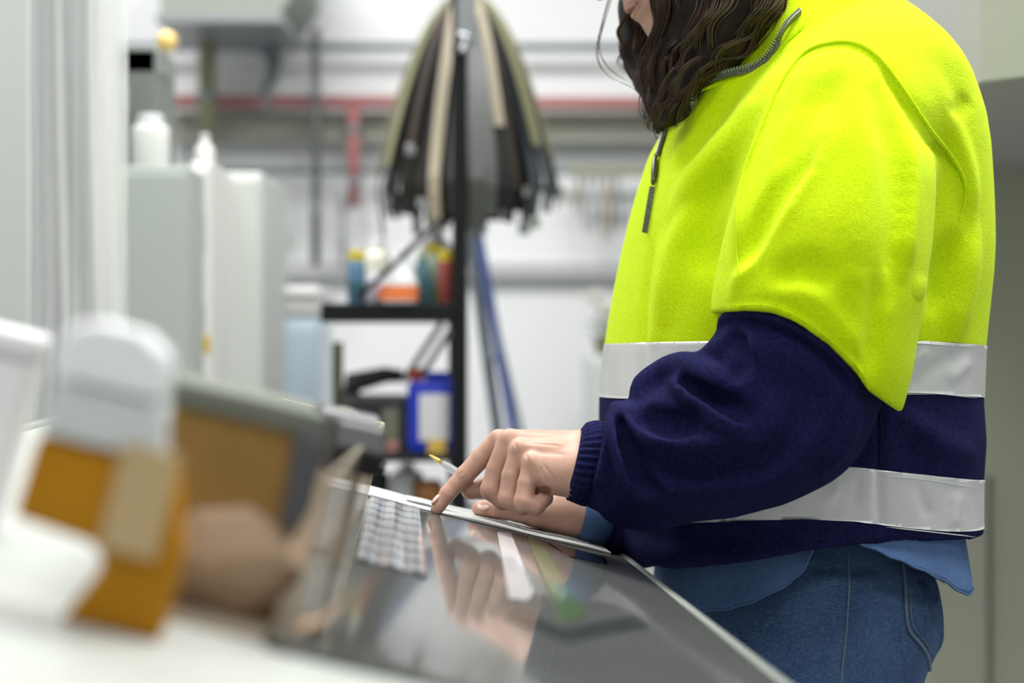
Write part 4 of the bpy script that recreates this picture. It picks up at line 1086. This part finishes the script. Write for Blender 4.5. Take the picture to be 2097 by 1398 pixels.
for (bx, by) in ((945, 72), (954, 76), (952, 90), (947, 102)):
    p = W(bx, by, TD - .036); rb(MB().lathe([(.001, 0), (.007, 0), (.007, .004), (.004, .007)], p, 10, Matrix.Rotation(math.pi / 2, 3, 'X')), 'bolt', M_STEEL, smooth=True)
for (sy, th, xl_) in ((640, .036, 660), (936, .014, 690)):
    w = colx(930, TD) - colx(xl_, TD); rb(MB().box((colx(xl_, TD) + w / 2, TD + .10, vz(sy)), (w, .26, th), bevel=.003), 'shelf', M_POLE)
rb(MB().box((colx(668, TD), TD + .215, vz(700) * .5), (.02, .02, vz(700)), bevel=.002), 'back_post', mat('olive_steel', (.10, .11, .05), .5))
rb(MB().box((colx(920, TD), TD + .215, vz(625) * .5), (.02, .02, vz(625)), bevel=.002), 'back_post', M_POLE)
rb(MB().box((px0, TD + .1, .03), (.10, .50, .06), bevel=.01), 'foot', M_POLE)

# straps: each hangs over the head of the rack and falls in a bell
def strap(phi, endrow, wid, material, label, rr=1.0, group=None, buckle=False, bulge=0.0, startrow=-58):
    pts = []; sides = []
    n = 16
    for i in range(n):
        row = startrow + (endrow - startrow) * i / (n - 1)
        rpx = 203 * math.sqrt(min(1, max(0, (row + 60) / 430))) * rr
        if row > 370: rpx *= 1 - (row - 370) / 110 * 0.07
        x = colx(950, TD) + rpx / (FPX / TD) * math.cos(phi); y = TD + .19 + rpx / (FPX / TD) * math.sin(phi) * 0.85 + bulge * math.sin(i * .9)
        pts.append((x, y, vz(row))); sides.append(Vector((-math.sin(phi), math.cos(phi), 0)))
    root = empty('hanging_strap', pts[0]); tag(root, label, 'strap', group)
    o = MB().ribbon(pts, wid, sides, 0.003).build('webbing', material); o.parent = root; o.matrix_parent_inverse = Matrix.Translation(-Vector(pts[0]))
    if buckle:
        e = Vector(pts[-1]); b = MB().box((e.x, e.y, e.z - .008), (wid * 1.1, .008, .022), bevel=.002).build('buckle', M_STEEL); b.parent = root; b.matrix_parent_inverse = Matrix.Translation(-Vector(pts[0]))
    return root
M_SBLK = mat('strap_black', (0.008, 0.008, 0.008), 0.45)
M_SBRN = mat('strap_brown', (0.035, 0.024, 0.018), 0.55)
M_SOLV = mat('strap_olive', (0.21, 0.21, 0.12), 0.7)
M_SBGE = mat('strap_beige', (0.36, 0.32, 0.24), 0.7)
M_SGRY = mat('strap_grey', (0.075, 0.08, 0.08), 0.35)
M_SSLT = mat('strap_slate', (0.05, 0.06, 0.07), 0.35)
sr = random.Random(5)
for k in range(46):
    ph = 2 * math.pi * (k + sr.uniform(-.3, .3)) / 46
    side_ = abs(math.cos(ph))
    strap(ph, sr.uniform(400, 475) - 40 * side_, sr.uniform(.020, .030), M_SBLK if k % 3 else M_SBRN, '%s strap on the %s of the bell-shaped bundle by the black pole' % ('black' if k % 3 else 'dark brown', 'right flank' if math.cos(ph) > .7 else 'left flank' if math.cos(ph) < -.7 else 'back' if math.sin(ph) > 0 else 'front'), sr.uniform(.80, 1.0), 'dark straps hanging from the pole rack', buckle=(k % 5 == 1), bulge=sr.uniform(-.003, .003))
for k in range(8):  # unseen filler straps, added to block see-through gaps and darken the bundle
    ph = 2 * math.pi * (k + .5) / 8
    strap(ph, sr.uniform(300, 460), .055, M_SBLK, 'unseen wide black strap added inside the hanging bundle to keep it dark', sr.uniform(.5, .78), 'added unseen filler straps inside the bundle')
for (c, sgn, endrow, wd, m_, lab, r_) in (
        (-.97, -1, 345, .020, M_SOLV, 'outermost olive strap at the left of the hanging bundle', 1.02), (-.84, -1, 330, .024, M_SOLV, 'broad olive strap second from the left of the bundle', 1.03),
        (-.30, -1, 462, .024, M_SBGE, 'long beige strap at the middle left of the bundle', 1.04), (-.60, -1, 290, .018, M_SBRN, 'short brown strap with loop left of the beige one', 1.03),
        (.40, -1, 250, .020, M_SBGE, 'short beige strap right of the black pole', 1.05), (.80, -1, 285, .026, M_SOLV, 'broad olive strap at the right of the bundle', 1.04), (.95, -1, 300, .018, M_SOLV, 'outermost olive strap at the right of the bundle', 1.03),
        (.12, -1, 470, .030, M_SGRY, 'broad grey strap just right of the black pole', 1.05), (.26, -1, 440, .024, M_SGRY, 'grey strap second right of the black pole', 1.05), (-.10, -1, 430, .022, M_SGRY, 'grey strap just left of the black pole', 1.05),
        (.78, -1, 440, .030, M_SSLT, 'slate grey strap with buckle at the right end', .93), (.90, -1, 425, .030, M_SSLT, 'wide slate strap at the lower right of the bundle', .97), (-.93, -1, 475, .016, M_SSLT, 'thin slate strap hanging lowest at the left', 1.0),
        (-.05, -1, 165, .016, mat('strap_blue', (.05, .12, .35), .5), 'short blue strap beside the pole top', 1.1)):
    strap(math.atan2(sgn * math.sqrt(max(0, 1 - c * c)), c), endrow, wd, m_, lab, r_, None, buckle=('buckle' in lab or 'short brown' in lab))

# bottles on the upper shelf
SH = vz(622)
def bottle(x0, x1, top, prof, m, label, cap=None, capm=None, band=None, bandm=None, name='bottle', cat='bottle', yy=TD + .06, base=SH):
    cx_ = (colx(x0, yy) + colx(x1, yy)) / 2; r = (colx(x1, yy) - colx(x0, yy)) / 2; H = rowz(top, yy) - base
    root = empty(name, (cx_, yy, base)); tag(root, label, cat)
    child(MB().lathe([(r * a, H * b) for a, b in prof], seg=24, power=2.6), 'body', m, root, smooth=True)
    if cap:
        child(MB().lathe([(r * cap[0], H * cap[1]), (r * cap[0], H * (cap[2] - .02)), (r * cap[0] * .9, H * cap[2])], seg=20), 'cap', capm, root, smooth=False)
    if band:
        child(MB().lathe([(r * band[0], H * band[1]), (r * band[0], H * band[2])], seg=24, power=2.6), 'label_band', bandm, root)
    return root
CAN = [(.9, 0), (1, .03), (1, .70), (.9, .80), (.45, .86)]
PEAR = [(.9, 0), (1, .04), (1, .38), (.8, .58), (.45, .75), (.32, .88), (.30, .9)]
M_YCAP = mat('yellow_cap', (.62, .47, .01), .4); M_TEAL = mat('teal_plastic', (.03, .10, .13), .35); M_RED = mat('dull_red', (.30, .06, .05), .5)
M_BLUEB = mat('blue_plastic', (.10, .20, .33), .35); M_ORANGE = mat('orange_label', (.85, .22, .07), .5); M_GREENL = mat('green_label', (.18, .30, .10), .6); M_LILAC = mat('lilac_plastic', (.55, .55, .68), .4)
M_PALEG = mat('pale_green_plastic', (.38, .46, .36), .4)
bottle(712, 748, 513, CAN, M_BLUEB, 'blue bottle with a yellow cap at the left of the shelf', (.95, .82, 1.0), M_YCAP, (1.03, .1, .4), M_TEAL)
bottle(752, 782, 555, CAN, M_LILAC, 'small lilac white bottle left of the orange-labelled one', (.5, .86, 1.0), M_WHITEP, yy=TD + .02)
bottle(778, 856, 508, PEAR, M_WHITEP, 'white pear-shaped bottle with an orange label on the shelf', (.34, .88, 1.0), M_WHITEP, (1.03, .06, .32), M_ORANGE, yy=TD - .01)
bottle(745, 800, 490, CAN, mat('cream_plastic', (.72, .72, .62), .4), 'tall cream canister behind the white bottle', (.6, .86, 1.0), M_WHITEP, yy=TD + .16)
bottle(842, 886, 512, PEAR, M_TEAL, 'dark teal bottle right of the white bottle', (.4, .88, 1.0), M_PALEG, yy=TD + .05)
bottle(866, 912, 500, CAN, M_PALEG, 'pale green canister with a green lower band beside the pole', (.7, .86, 1.0), M_YCAP, (1.03, .0, .22), M_GREENL, yy=TD + .10)
bottle(898, 930, 512, CAN, M_RED, 'dull red can with yellow lid next to the pole', (1.0, .80, 1.0), M_YCAP, yy=TD + .03)
bottle(862, 926, 466, CAN, M_WHITEP, 'large white canister at the back of the shelf', (.5, .86, 1.0), M_WHITEP, yy=TD + .19)
rod = tag(MB().tube([W(900, 448, TD - .05), W(830, 520, TD - .05), W(756, 588, TD - .05), W(735, 607, TD - .03)], .006, 8).build('scraper_rod', M_POLE, smooth=True), 'dark thin rod leaning diagonally across the bottles', 'rod')

# lower shelf
SL = vz(929)
BXm = mat('blue_box', (.015, .04, .50), .4)
x0, x1 = colx(832, TD), colx(926, TD)
jb_ = empty('blue_canister', ((x0 + x1) / 2, TD + .08, SL)); tag(jb_, 'bright blue canister with a white label on the lower shelf', 'canister')
hh = vz(762) - SL
child(MB().box((0, 0, hh * .44), (x1 - x0, .10, hh * .88), bevel=.008), 'body', BXm, jb_)
child(MB().box((.012, 0, hh * .94), (.05, .05, hh * .12), bevel=.006), 'shoulder', BXm, jb_)
child(MB().box((.008, -.0515, hh * .44), (.058, .003, hh * .58)), 'label_sheet', mat('label_white', (.72, .72, .76), .6), jb_)
child(MB().box((.014, -.054, hh * .07), (.036, .003, .030)), 'yellow_sticker', mat('sticker_yellow', (.75, .52, .10), .5), jb_)
child(MB().lathe([(.014, 0), (.014, .02), (.011, .026)], (-.030, 0, hh * .88), 16), 'cap', mat('red_cap', (.55, .10, .06), .4), jb_)
mc = empty('machine_block', (colx(760, TD), TD + .10, SL)); tag(mc, 'dark machine part with levers lying on the lower shelf', 'machine')
M_DKM = mat('dark_machine', (.025, .028, .03), .5, noise=(30, .5))
child(MB().box((0, 0, .055), (.125, .14, .11), bevel=.008), 'block', M_DKM, mc)
child(MB().tube([(-.045, 0, .10), (-.045, 0, .135), (.02, 0, .150), (.055, 0, .148)], [.022, .022, .016, .012], 14), 'arm', M_DKM, mc, smooth=True)
child(MB().lathe([(.02, 0), (.028, .005), (.028, .02), (.012, .03)], (-.055, -.075, .06), 16, Matrix.Rotation(math.pi / 2, 3, 'X')), 'knob', mat('khaki_knob', (.30, .30, .20), .5), mc)
child(MB().box((.035, -.072, .055), (.03, .006, .06), bevel=.002), 'plate', mat('olive_plate', (.16, .17, .12), .5), mc)
child(MB().box((.03, -.075, .012), (.045, .02, .024), bevel=.004), 'rubber_foot', mat('pinkish_rubber', (.35, .18, .16), .6), mc)
for (xa, ya, xb, yb, lab) in ((905, 662, 824, 770, 'thin grey rod leaning under the shelf, the left one'), (926, 672, 858, 764, 'thin grey rod leaning under the shelf, the right one')):
    tag(MB().tube([W(xa, ya, TD + .09), W(xb, yb + 12, TD + .09)], .006, 8).build('metal_rod', M_GALV, smooth=True), lab, 'rod')
# things below the lower shelf, on a low crate
lowz = vz(1050)
cr = empty('low_cabinet', (colx(840, TD), TD + .12, 0)); tag(cr, 'low grey cabinet under the rack', 'cabinet')
child(MB().box((0, 0, lowz / 2), (.26, .24, lowz), bevel=.005), 'body', M_GALV, cr)
child(MB().box((0, -.123, lowz / 2), (.22, .006, lowz * .8), bevel=.002), 'door', mat('cab_grey', (.4, .42, .42), .5), cr)
child(MB().tube([(.08, -.135, lowz * .55), (.08, -.135, lowz * .65)], .005, 8), 'handle', M_STEEL, cr)
bottle(800, 868, 948, CAN, M_WHITEP, 'white plastic canister below the lower shelf', (.45, .86, 1.0), M_WHITEP, base=lowz, yy=TD + .08)
bottle(846, 908, 986, [(.9, 0), (1, .1), (1, .8), (.9, 1.0)], mat('brown_pot', (.24, .10, .03), .5), 'brown pot below the lower shelf by the pole', (.8, .9, 1.06), mat('brown_lid', (.16, .07, .02), .5), name='pot', cat='pot', base=lowz, yy=TD + .03)
bottle(745, 798, 950, CAN, M_BLACK, 'black canister below the lower shelf at the left', (.5, .86, 1.0), M_BLACK, base=lowz, yy=TD + .08)

# blue step ladder leaning behind the rack
LDp = 3.6; M_LAD = mat('ladder_blue', (.09, .13, .36), .45); M_LADG = mat('ladder_grey', (.26, .30, .35), .4, metal=.3)
lad = empty('step_ladder', W(1040, 1300, LDp)); lad.location.z = 0; tag(lad, 'blue and grey folded ladder leaning behind the straps', 'ladder')
def lb(mb, n, m_, **k):
    o = mb.build(n, m_, None, **k); o.parent = lad; o.matrix_parent_inverse = Matrix.Translation(-Vector(lad.location)); return o
def rail(xa, ya, xb, yb, da, db, m_, w):
    a, b = W(xa, ya, da), W(xb, yb, db); t = (b - a).normalized(); b2 = a + t * ((0.0 - a.z) / t.z)
    lb(MB().ribbon([a, b2], w, Vector((1, 0, 0)), .02), 'rail', m_); return a, b2
r1 = rail(978, 470, 1052, 890, LDp + .06, LDp, M_LAD, .020); r2 = rail(962, 470, 1020, 890, LDp + .10, LDp + .12, M_LADG, .026); r3 = rail(990, 560, 1070, 890, LDp + .10, LDp + .12, M_LADG, .010)
for t in (.2, .35, .5, .65, .8): lb(MB().tube([r1[0].lerp(r1[1], t), r2[0].lerp(r2[1], t)], .008, 8), 'rung', M_LADG)

# ------------------------------------------------------------------ back wall: pipes, tray, signs
WD = 4.93
def pipe(name, x0, y0, x1, y1, r, m_, label, d=WD, cat='pipe', extra=None):
    root = empty(name, W(x0, y0, d)); tag(root, label, cat)
    a, b = W(x0, y0, d), W(x1, y1, d); o = MB().tube([a, b], r, 12).build('run', m_, smooth=True); o.parent = root; o.matrix_parent_inverse = Matrix.Translation(-a)
    n = max(2, int((b - a).length / .5))
    for k in range(n):
        c = a.lerp(b, (k + .5) / n); t = (b - a).normalized(); o = MB().tube([c - t * .012, c + t * .012], r * 1.25, 12).build('clip', M_GALV); o.parent = root; o.matrix_parent_inverse = Matrix.Translation(-a)
    return root
M_PGREY = mat('pipe_grey', (.20, .23, .26), .5); M_PRED = mat('pipe_red', (.45, .17, .17), .5); M_PDARK = mat('pipe_dark', (.13, .14, .14), .5); M_POLV = mat('post_olive', (.30, .31, .20), .6)
M_TRAY = mat('tray_olive', (.33, .34, .29), .6); M_PLITE = mat('pipe_light', (.50, .52, .54), .5)
pipe('conduit', 230, 96, 1900, 96, .0125, M_PGREY, 'thin grey conduit running along the top of the back wall')
pipe('red_pipe', 355, 208, 1900, 214, .019, M_PRED, 'red pipe running along the back wall', WD - .06)
pipe('red_drop_pipe', 724, 212, 724, 425, .0165, M_PRED, 'short red pipe dropping from the red run, left of the straps', WD - .06)
pipe('rail_pipe', 400, 351, 1900, 351, .010, M_PGREY, 'grey rail low on the back wall under the cable tray')
pipe('dark_pipe', 646, 60, 646, 545, .013, M_PDARK, 'dark vertical pipe crossing the red pipe', WD - .12)
pipe('thin_pipe', 702, 390, 702, 540, .008, M_PLITE, 'thin pale vertical pipe below the red drop')
pipe('olive_post', 424, -60, 424, 285, .026, M_POLV, 'olive vertical post at the upper left of the wall', WD - .15, 'post')
def wallbox(name, x0, y0, x1, y1, d, dep, m_, label, cat, bevel=.004):
    a, b = W(x0, y1, d), W(x1, y0, d); root = empty(name, ((a.x + b.x) / 2, d + dep / 2, a.z)); tag(root, label, cat)
    child(MB().box((0, 0, (b.z - a.z) / 2), (b.x - a.x, dep, b.z - a.z), bevel=bevel), 'body', m_, root); return root, b.x - a.x, b.z - a.z
t_, w_, h_ = wallbox('cable_tray', 352, 228, 1900, 290, WD, .06, M_TRAY, 'long grey-green cable tray under the red pipe', 'tray')
child(MB().box((0, -.033, .006), (w_, .008, .012)), 'lip', M_TRAY, t_); child(MB().box((0, -.033, h_ - .006), (w_, .008, .012)), 'lip', M_TRAY, t_)
t_, w_, h_ = wallbox('wall_ledge', 560, 538, 1900, 553, WD + .03, .03, mat('ledge_grey', (.55, .56, .58), .6), 'pale grey ledge running along the lower back wall', 'ledge')
child(MB().box((0, -.015, -.01), (w_, .006, .02)), 'lip', mat('ledge_grey', (.55, .56, .58), .6), t_)
# duct under the ceiling
dct = empty('air_duct', W(490, 0, 4.6)); tag(dct, 'grey-green air duct at the top left before the wall', 'duct')
pl = [W(352, 52, 4.6), W(585, 52, 4.6), W(632, -10, 4.6), W(632, -160, 4.6), W(352, -160, 4.6)]
o = MB().prism([(p.x, p.z) for p in pl], 4.45, 4.85, Matrix(((1, 0, 0), (0, 0, 1), (0, 1, 0)))).build('duct_body', mat('duct_grey', (.27, .30, .27), .5)); o.parent = dct; o.matrix_parent_inverse = Matrix.Translation(-Vector(dct.location))
o = MB().box((W(470, 52, 4.6).x, 4.65, W(470, 60, 4.6).z), (.34, .42, .02)).build('flange', M_GALV); o.parent = dct; o.matrix_parent_inverse = Matrix.Translation(-Vector(dct.location))
# bracket
brk = tag(MB().tube([W(540, 98, WD - .03), W(562, 120, WD - .04), W(556, 160, WD - .04), W(538, 190, WD - .03)], [.022, .026, .016, .008], 8).build('pipe_bracket', M_PGREY, smooth=True), 'curved grey bracket under the conduit', 'bracket')
# signs
def sign(x0, y0, x1, y1, m_, label, pict, d=WD + .04):
    a, b = W(x0, y1, d), W(x1, y0, d); root = empty('wall_sign', ((a.x + b.x) / 2, d, a.z)); tag(root, label, 'sign')
    child(MB().box((0, 0, (b.z - a.z) / 2), (b.x - a.x, .012, b.z - a.z), bevel=.002), 'plate', m_, root)
    child(MB().box((pict[0] * (b.x - a.x), -.0075, (b.z - a.z) / 2), ((b.x - a.x) * pict[1], .003, (b.z - a.z) * .55), bevel=.001), 'pictogram', pict[2], root)
sign(528, 477, 588, 516, mat('sign_green', (.05, .42, .09), .5), 'green safety sign on the back wall', (.22, .4, mat('sign_pale', (.35, .65, .30), .5)))
sign(540, 545, 572, 572, mat('sign_blue', (.16, .25, .62), .5), 'small blue sign below the green safety sign', (-.2, .4, mat('sign_paleblue', (.45, .5, .75), .5)))

# ------------------------------------------------------------------ machines and cabinets at the left
M_CABG = mat('cabinet_grey_green', (.44, .48, .46), .55); M_CABW = mat('cabinet_white', (.66, .69, .67), .5); M_CABD = mat('cabinet_dark', (.20, .22, .21), .5)
def cabinet(x0, x1, top, d, dep, m_, label, base=0.0, name='machine_cabinet', doors=1, dm=None):
    xa, xb = colx(x0, d), colx(x1, d); H = rowz(top, d) - base; root = empty(name, ((xa + xb) / 2, d + dep / 2, base)); tag(root, label, 'cabinet'); w = xb - xa
    child(MB().box((0, 0, H / 2), (w, dep, H), bevel=.006), 'body', m_, root)
    for k in range(doors):
        ww = w / doors - .012; c = -w / 2 + w / doors * (k + .5)
        dr = child(MB().box((c, -dep / 2 - .005, H / 2), (ww, .010, H - .03), bevel=.003), 'door', dm or m_, root)
        hd = MB().tube([(c + ww * .38, -dep / 2 - .018, H * .5), (c + ww * .38, -dep / 2 - .018, H * .56)], .004, 8).build('handle', M_GALV); hd.parent = dr
    return root, w, H
cabinet(240, 386, 338, 2.9, .40, M_CABG, 'grey-green machine cabinet at the left behind the amber dispenser')
cabinet(436, 538, 352, 3.3, .35, M_CABW, 'pale narrow cabinet left of the green sign')
c_, w_, H_ = cabinet(388, 432, 330, 3.05, .30, mat('panel_white', (.78, .79, .78), .5), 'slim white control column between the two cabinets', name='control_column')
for (ya, yb) in ((440, 525), (620, 690)):
    child(MB().box((.0, -.158, (rowz((ya + yb) / 2, 3.05))), (.022, .006, (yb - ya) / FPX * 3.05), bevel=.002), 'switch_plate', mat('switch_grey', (.42, .45, .50), .5), c_)
child(MB().box((.01, -.158, rowz(705, 3.05)), (.02, .006, .03), bevel=.002), 'yellow_tag', mat('sticker_yellow', (.75, .52, .10), .5), c_)
c_, w_, H_ = cabinet(-260, 72, -400, 2.5, .5, mat('tall_panel', (.60, .64, .62), .45), 'tall pale grey-green cabinet at the far left edge', name='tall_cabinet', doors=2)
# dark machine head and white jar on the grey-green cabinet
zt = rowz(338, 2.9)
mh = empty('bench_machine', (colx(300, 3.15), 3.15, zt)); tag(mh, 'dark grey machine head with a yellow lamp on the grey-green cabinet', 'machine')
child(MB().box((0, 0, .12), (.080, .16, .24), bevel=.008), 'column', M_CABD, mh)
child(MB().box((0.0, -.02, .21), (.088, .12, .05), bevel=.006), 'head', mat('head_grey', (.26, .28, .27), .5), mh)
child(MB().box((-.025, -.09, .135), (.03, .05, .05), bevel=.006), 'motor', mat('motor_dark', (.22, .24, .25), .5), mh)
child(MB().lathe([(.012, 0), (.018, .006), (.020, .02), (.014, .034), (.004, .038)], (.045, -.03, .238), 16), 'warning_lamp', mat('lamp_yellow', (.85, .62, .22), .35), mh, smooth=True)
bottle(272, 346, 236, CAN, mat('jar_white', (.74, .75, .74), .4), 'white jar on the grey-green cabinet before the machine head', (.7, .86, 1.0), M_WHITEP, base=zt, yy=2.98, name='jar', cat='jar')
bottle(398, 440, 275, PEAR, mat('jar_white', (.74, .75, .74), .4), 'small white flask on the slim control column', (.5, .88, 1.0), M_WHITEP, base=rowz(330, 3.05), yy=3.13, name='flask', cat='flask')
# white case with a pale blue tub under it
tb, tw, thh = wallbox('storage_tub', 535, 648, 652, 1000, 3.7, .3, mat('pale_blue_tub', (.66, .80, .92), .3), 'pale blue plastic tub stack under the white case', 'tub', .01)
tb.location.z = 0; tb.children[0].scale.z = (rowz(648, 3.7)) / thh
wc, ww_, wh_ = wallbox('white_case', 543, 585, 655, 648, 3.7, .3, mat('case_white', (.84, .85, .84), .4), 'white plastic case on the pale blue tub', 'case', .01)
child(MB().box((0, -.153, wh_ * .72), (ww_ * .98, .006, .006)), 'lid_seam', M_GREYP, wc)

# plastic film gathered round a post, left of the cabinets
FD = 2.25; M_FILM = tinted('plastic_film', (.88, .90, .91), .45); M_FILM.node_tree.nodes['Principled BSDF'].inputs['Roughness'].default_value = .22
fp = empty('film_wrapped_post', (colx(160, FD), FD, 0)); tag(fp, 'pale post wrapped in crinkled clear plastic film at the left', 'post')
child(MB().tube([(0, .01, 0), (0, .01, CEIL)], .030, 16), 'post', mat('post_pale', (.55, .59, .55), .5), fp, smooth=True)
fr_ = random.Random(3)
for L in range(3):
    m = MB(); rings = []; n = 72; hz = 60; ph = [fr_.uniform(0, 6.3) for _ in range(6)]
    for j in range(hz):
        z = CEIL * j / (hz - 1); ring = []
        for k in range(n):
            a = 2 * math.pi * k / n
            r = .036 + .010 * L + .007 * math.sin(5 * a + ph[0] + 1.6 * math.sin(z * 3 + ph[1])) + .005 * math.sin(9 * a + ph[2] + 2 * math.sin(z * 4.3 + ph[3])) + .003 * math.sin(17 * a + 6 * z + ph[4])
            ring.append(m.bm.verts.new((r * math.cos(a), r * math.sin(a), z)))
        rings.append(ring)
    for j in range(hz - 1):
        for k in range(n): m.bm.faces.new((rings[j][k], rings[j][(k + 1) % n], rings[j + 1][(k + 1) % n], rings[j + 1][k]))
    child(m, 'film_layer', M_FILM, fp, smooth=True)

# ------------------------------------------------------------------ right of the straps: hanging tools and a plant
hk = empty('tool_rail', W(1200, 352, WD - .05)); tag(hk, 'khaki rail with hooks right of the straps', 'rail')
o = MB().box(W(1240, 352, WD - .05), (.22, .03, .025), bevel=.003).build('bar', M_POLV); o.parent = hk; o.matrix_parent_inverse = Matrix.Translation(-Vector(hk.location))
tool_txt = ['khaki', 'grey', 'pale', 'tan', 'steel']; tool_m = [M_POLV, M_PLITE, M_GREYP, mat('tool_tan', (.45, .34, .22), .5), M_GALV]
for k in range(5):
    p = W(1186 + 19 * k, 372, WD - .08); e = W(1186 + 19 * k, 440 + (k * 37) % 60, WD - .08)
    rt = empty('hanging_tool', p); tag(rt, '%s pliers hanging %s from the khaki rail' % (tool_txt[k], ['first', 'second', 'third', 'fourth', 'last'][k]), 'tool', 'pliers on the khaki rail')
    L = (p - e).length
    for s in (-1, 1):
        child(MB().tube([(0, 0, .02), (.004 * s, 0, -.02), (.011 * s, 0, -L * .5), (.008 * s, 0, -L)], [.003, .004, .004, .003], 8), 'handle', tool_m[k], rt, smooth=True)
    child(MB().box((0, 0, .012), (.014, .012, .03), bevel=.003), 'jaw', M_GALV, rt)
st_, w_, h_ = cabinet(1205, 1320, 728, 4.4, .3, M_CABW, 'white low cabinet under the flowering plant', name='low_cabinet')
zt = rowz(728, 4.4); pl_ = empty('potted_plant', (colx(1245, 4.5), 4.52, zt)); tag(pl_, 'potted plant with white blooms beside the yellow jacket', 'plant')
child(MB().lathe([(.030, 0), (.04, .05), (.043, .055), (.036, .055)], seg=20), 'pot', mat('pot_olive', (.22, .22, .12), .6), pl_, smooth=True)
lv_ = MB(); pr_ = random.Random(9)
for k in range(40):
    a = pr_.uniform(0, 6.28); rr = pr_.uniform(.01, .055); z = pr_.uniform(.05, .12); c = Vector((rr * math.cos(a), rr * math.sin(a), z)); d = Vector((math.cos(a), math.sin(a), .5)) * .03; s = Vector((-math.sin(a), math.cos(a), 0)) * .009
    vs_ = [lv_.bm.verts.new(c), lv_.bm.verts.new(c + d * .5 + s), lv_.bm.verts.new(c + d), lv_.bm.verts.new(c + d * .5 - s)]; lv_.bm.faces.new(vs_)
child(lv_, 'foliage', mat('leaf_olive', (.12, .17, .05), .6), pl_)
for k in range(7):
    a = k * .9; c = (.035 * math.cos(a) * (1 + .3 * (k % 2)), .03 * math.sin(a), .10 + .016 * k % .07)
    fl = MB()
    for q in range(6):
        an = q * math.pi / 3; fl.lathe([(.002, 0), (.008, .003), (.009, .006), (.003, .009)], (c[0] + .010 * math.cos(an), c[1] - .004, c[2] + .010 * math.sin(an)), 8)
    child(fl, 'bloom', mat('bloom_white', (.85, .84, .76), .6), pl_, smooth=True)

# ------------------------------------------------------------------ right edge: hanging cabinet and wall panel behind the person
M_HC = mat('hanging_cabinet_grey', (.40, .41, .38), .45); M_OLW = mat('olive_grey_panel', (.40, .42, .33), .6, noise=(2, .06))
hd_, hb = 2.15, rowz(157, 2.15)
hc = empty('hanging_cabinet', (colx(2030, hd_) + .45, hd_ + .6, hb)); tag(hc, 'grey metal overhead cabinet at the upper right edge', 'cabinet'); HZ = CEIL - hb
child(MB().prism([(-.45, -.55), (-.40, -.60), (.45, -.60), (.45, .60), (-.45, .60)], 0, HZ), 'body', M_HC, hc, bevel=.002)
for (xa, xb) in ((-.40, -.312), (-.304, .02), (.03, .44)):
    child(MB().box(((xa + xb) / 2, -.606, HZ / 2 + .004), (xb - xa, .012, HZ - .01), bevel=.002), 'door_panel', M_HC, hc)
child(MB().box((-.308, -.603, HZ / 2), (.008, .008, HZ - .01)), 'dark_gap', M_POLE, hc)
child(MB().lathe([(.004, 0), (.004, .004)], (-.312, -.585, -.004), 10), 'screw', M_POLE, hc)
slab('wall_panel', (colx(1880, 3.42), 3.352, 0), (X1, 3.42, hb + .4), M_OLW)
tag(bpy.data.objects['wall_panel'], kind='structure')
tag(MB().box((colx(2026, 3.35) , 3.349, .45), (.006, .010, .9)).build('trim_1', M_PDARK), kind='structure')
# pale strip curtain behind the person's shoulder
for k in range(7):
    x = colx(1800 + 34 * k, 3.9); z0 = 1.25
    s = MB(); pts = [(x + .004 * math.sin(z * 5 + k), 3.9 + .02 * (k % 2) + .004 * math.sin(z * 7 + 2 * k), z) for z in np.linspace(z0, CEIL, 14)]
    s.ribbon(pts, .044, Vector((1, .25 * (-1) ** k, 0)), .003)
    tag(s.build('curtain_strip', mat('curtain_pale', (.38, .42, .47), .3)), 'pale vertical plastic curtain strip behind the yellow shoulder, %s from the left' % ['first', 'second', 'third', 'fourth', 'fifth', 'sixth', 'seventh'][k], 'curtain', 'strips of the pale plastic curtain')
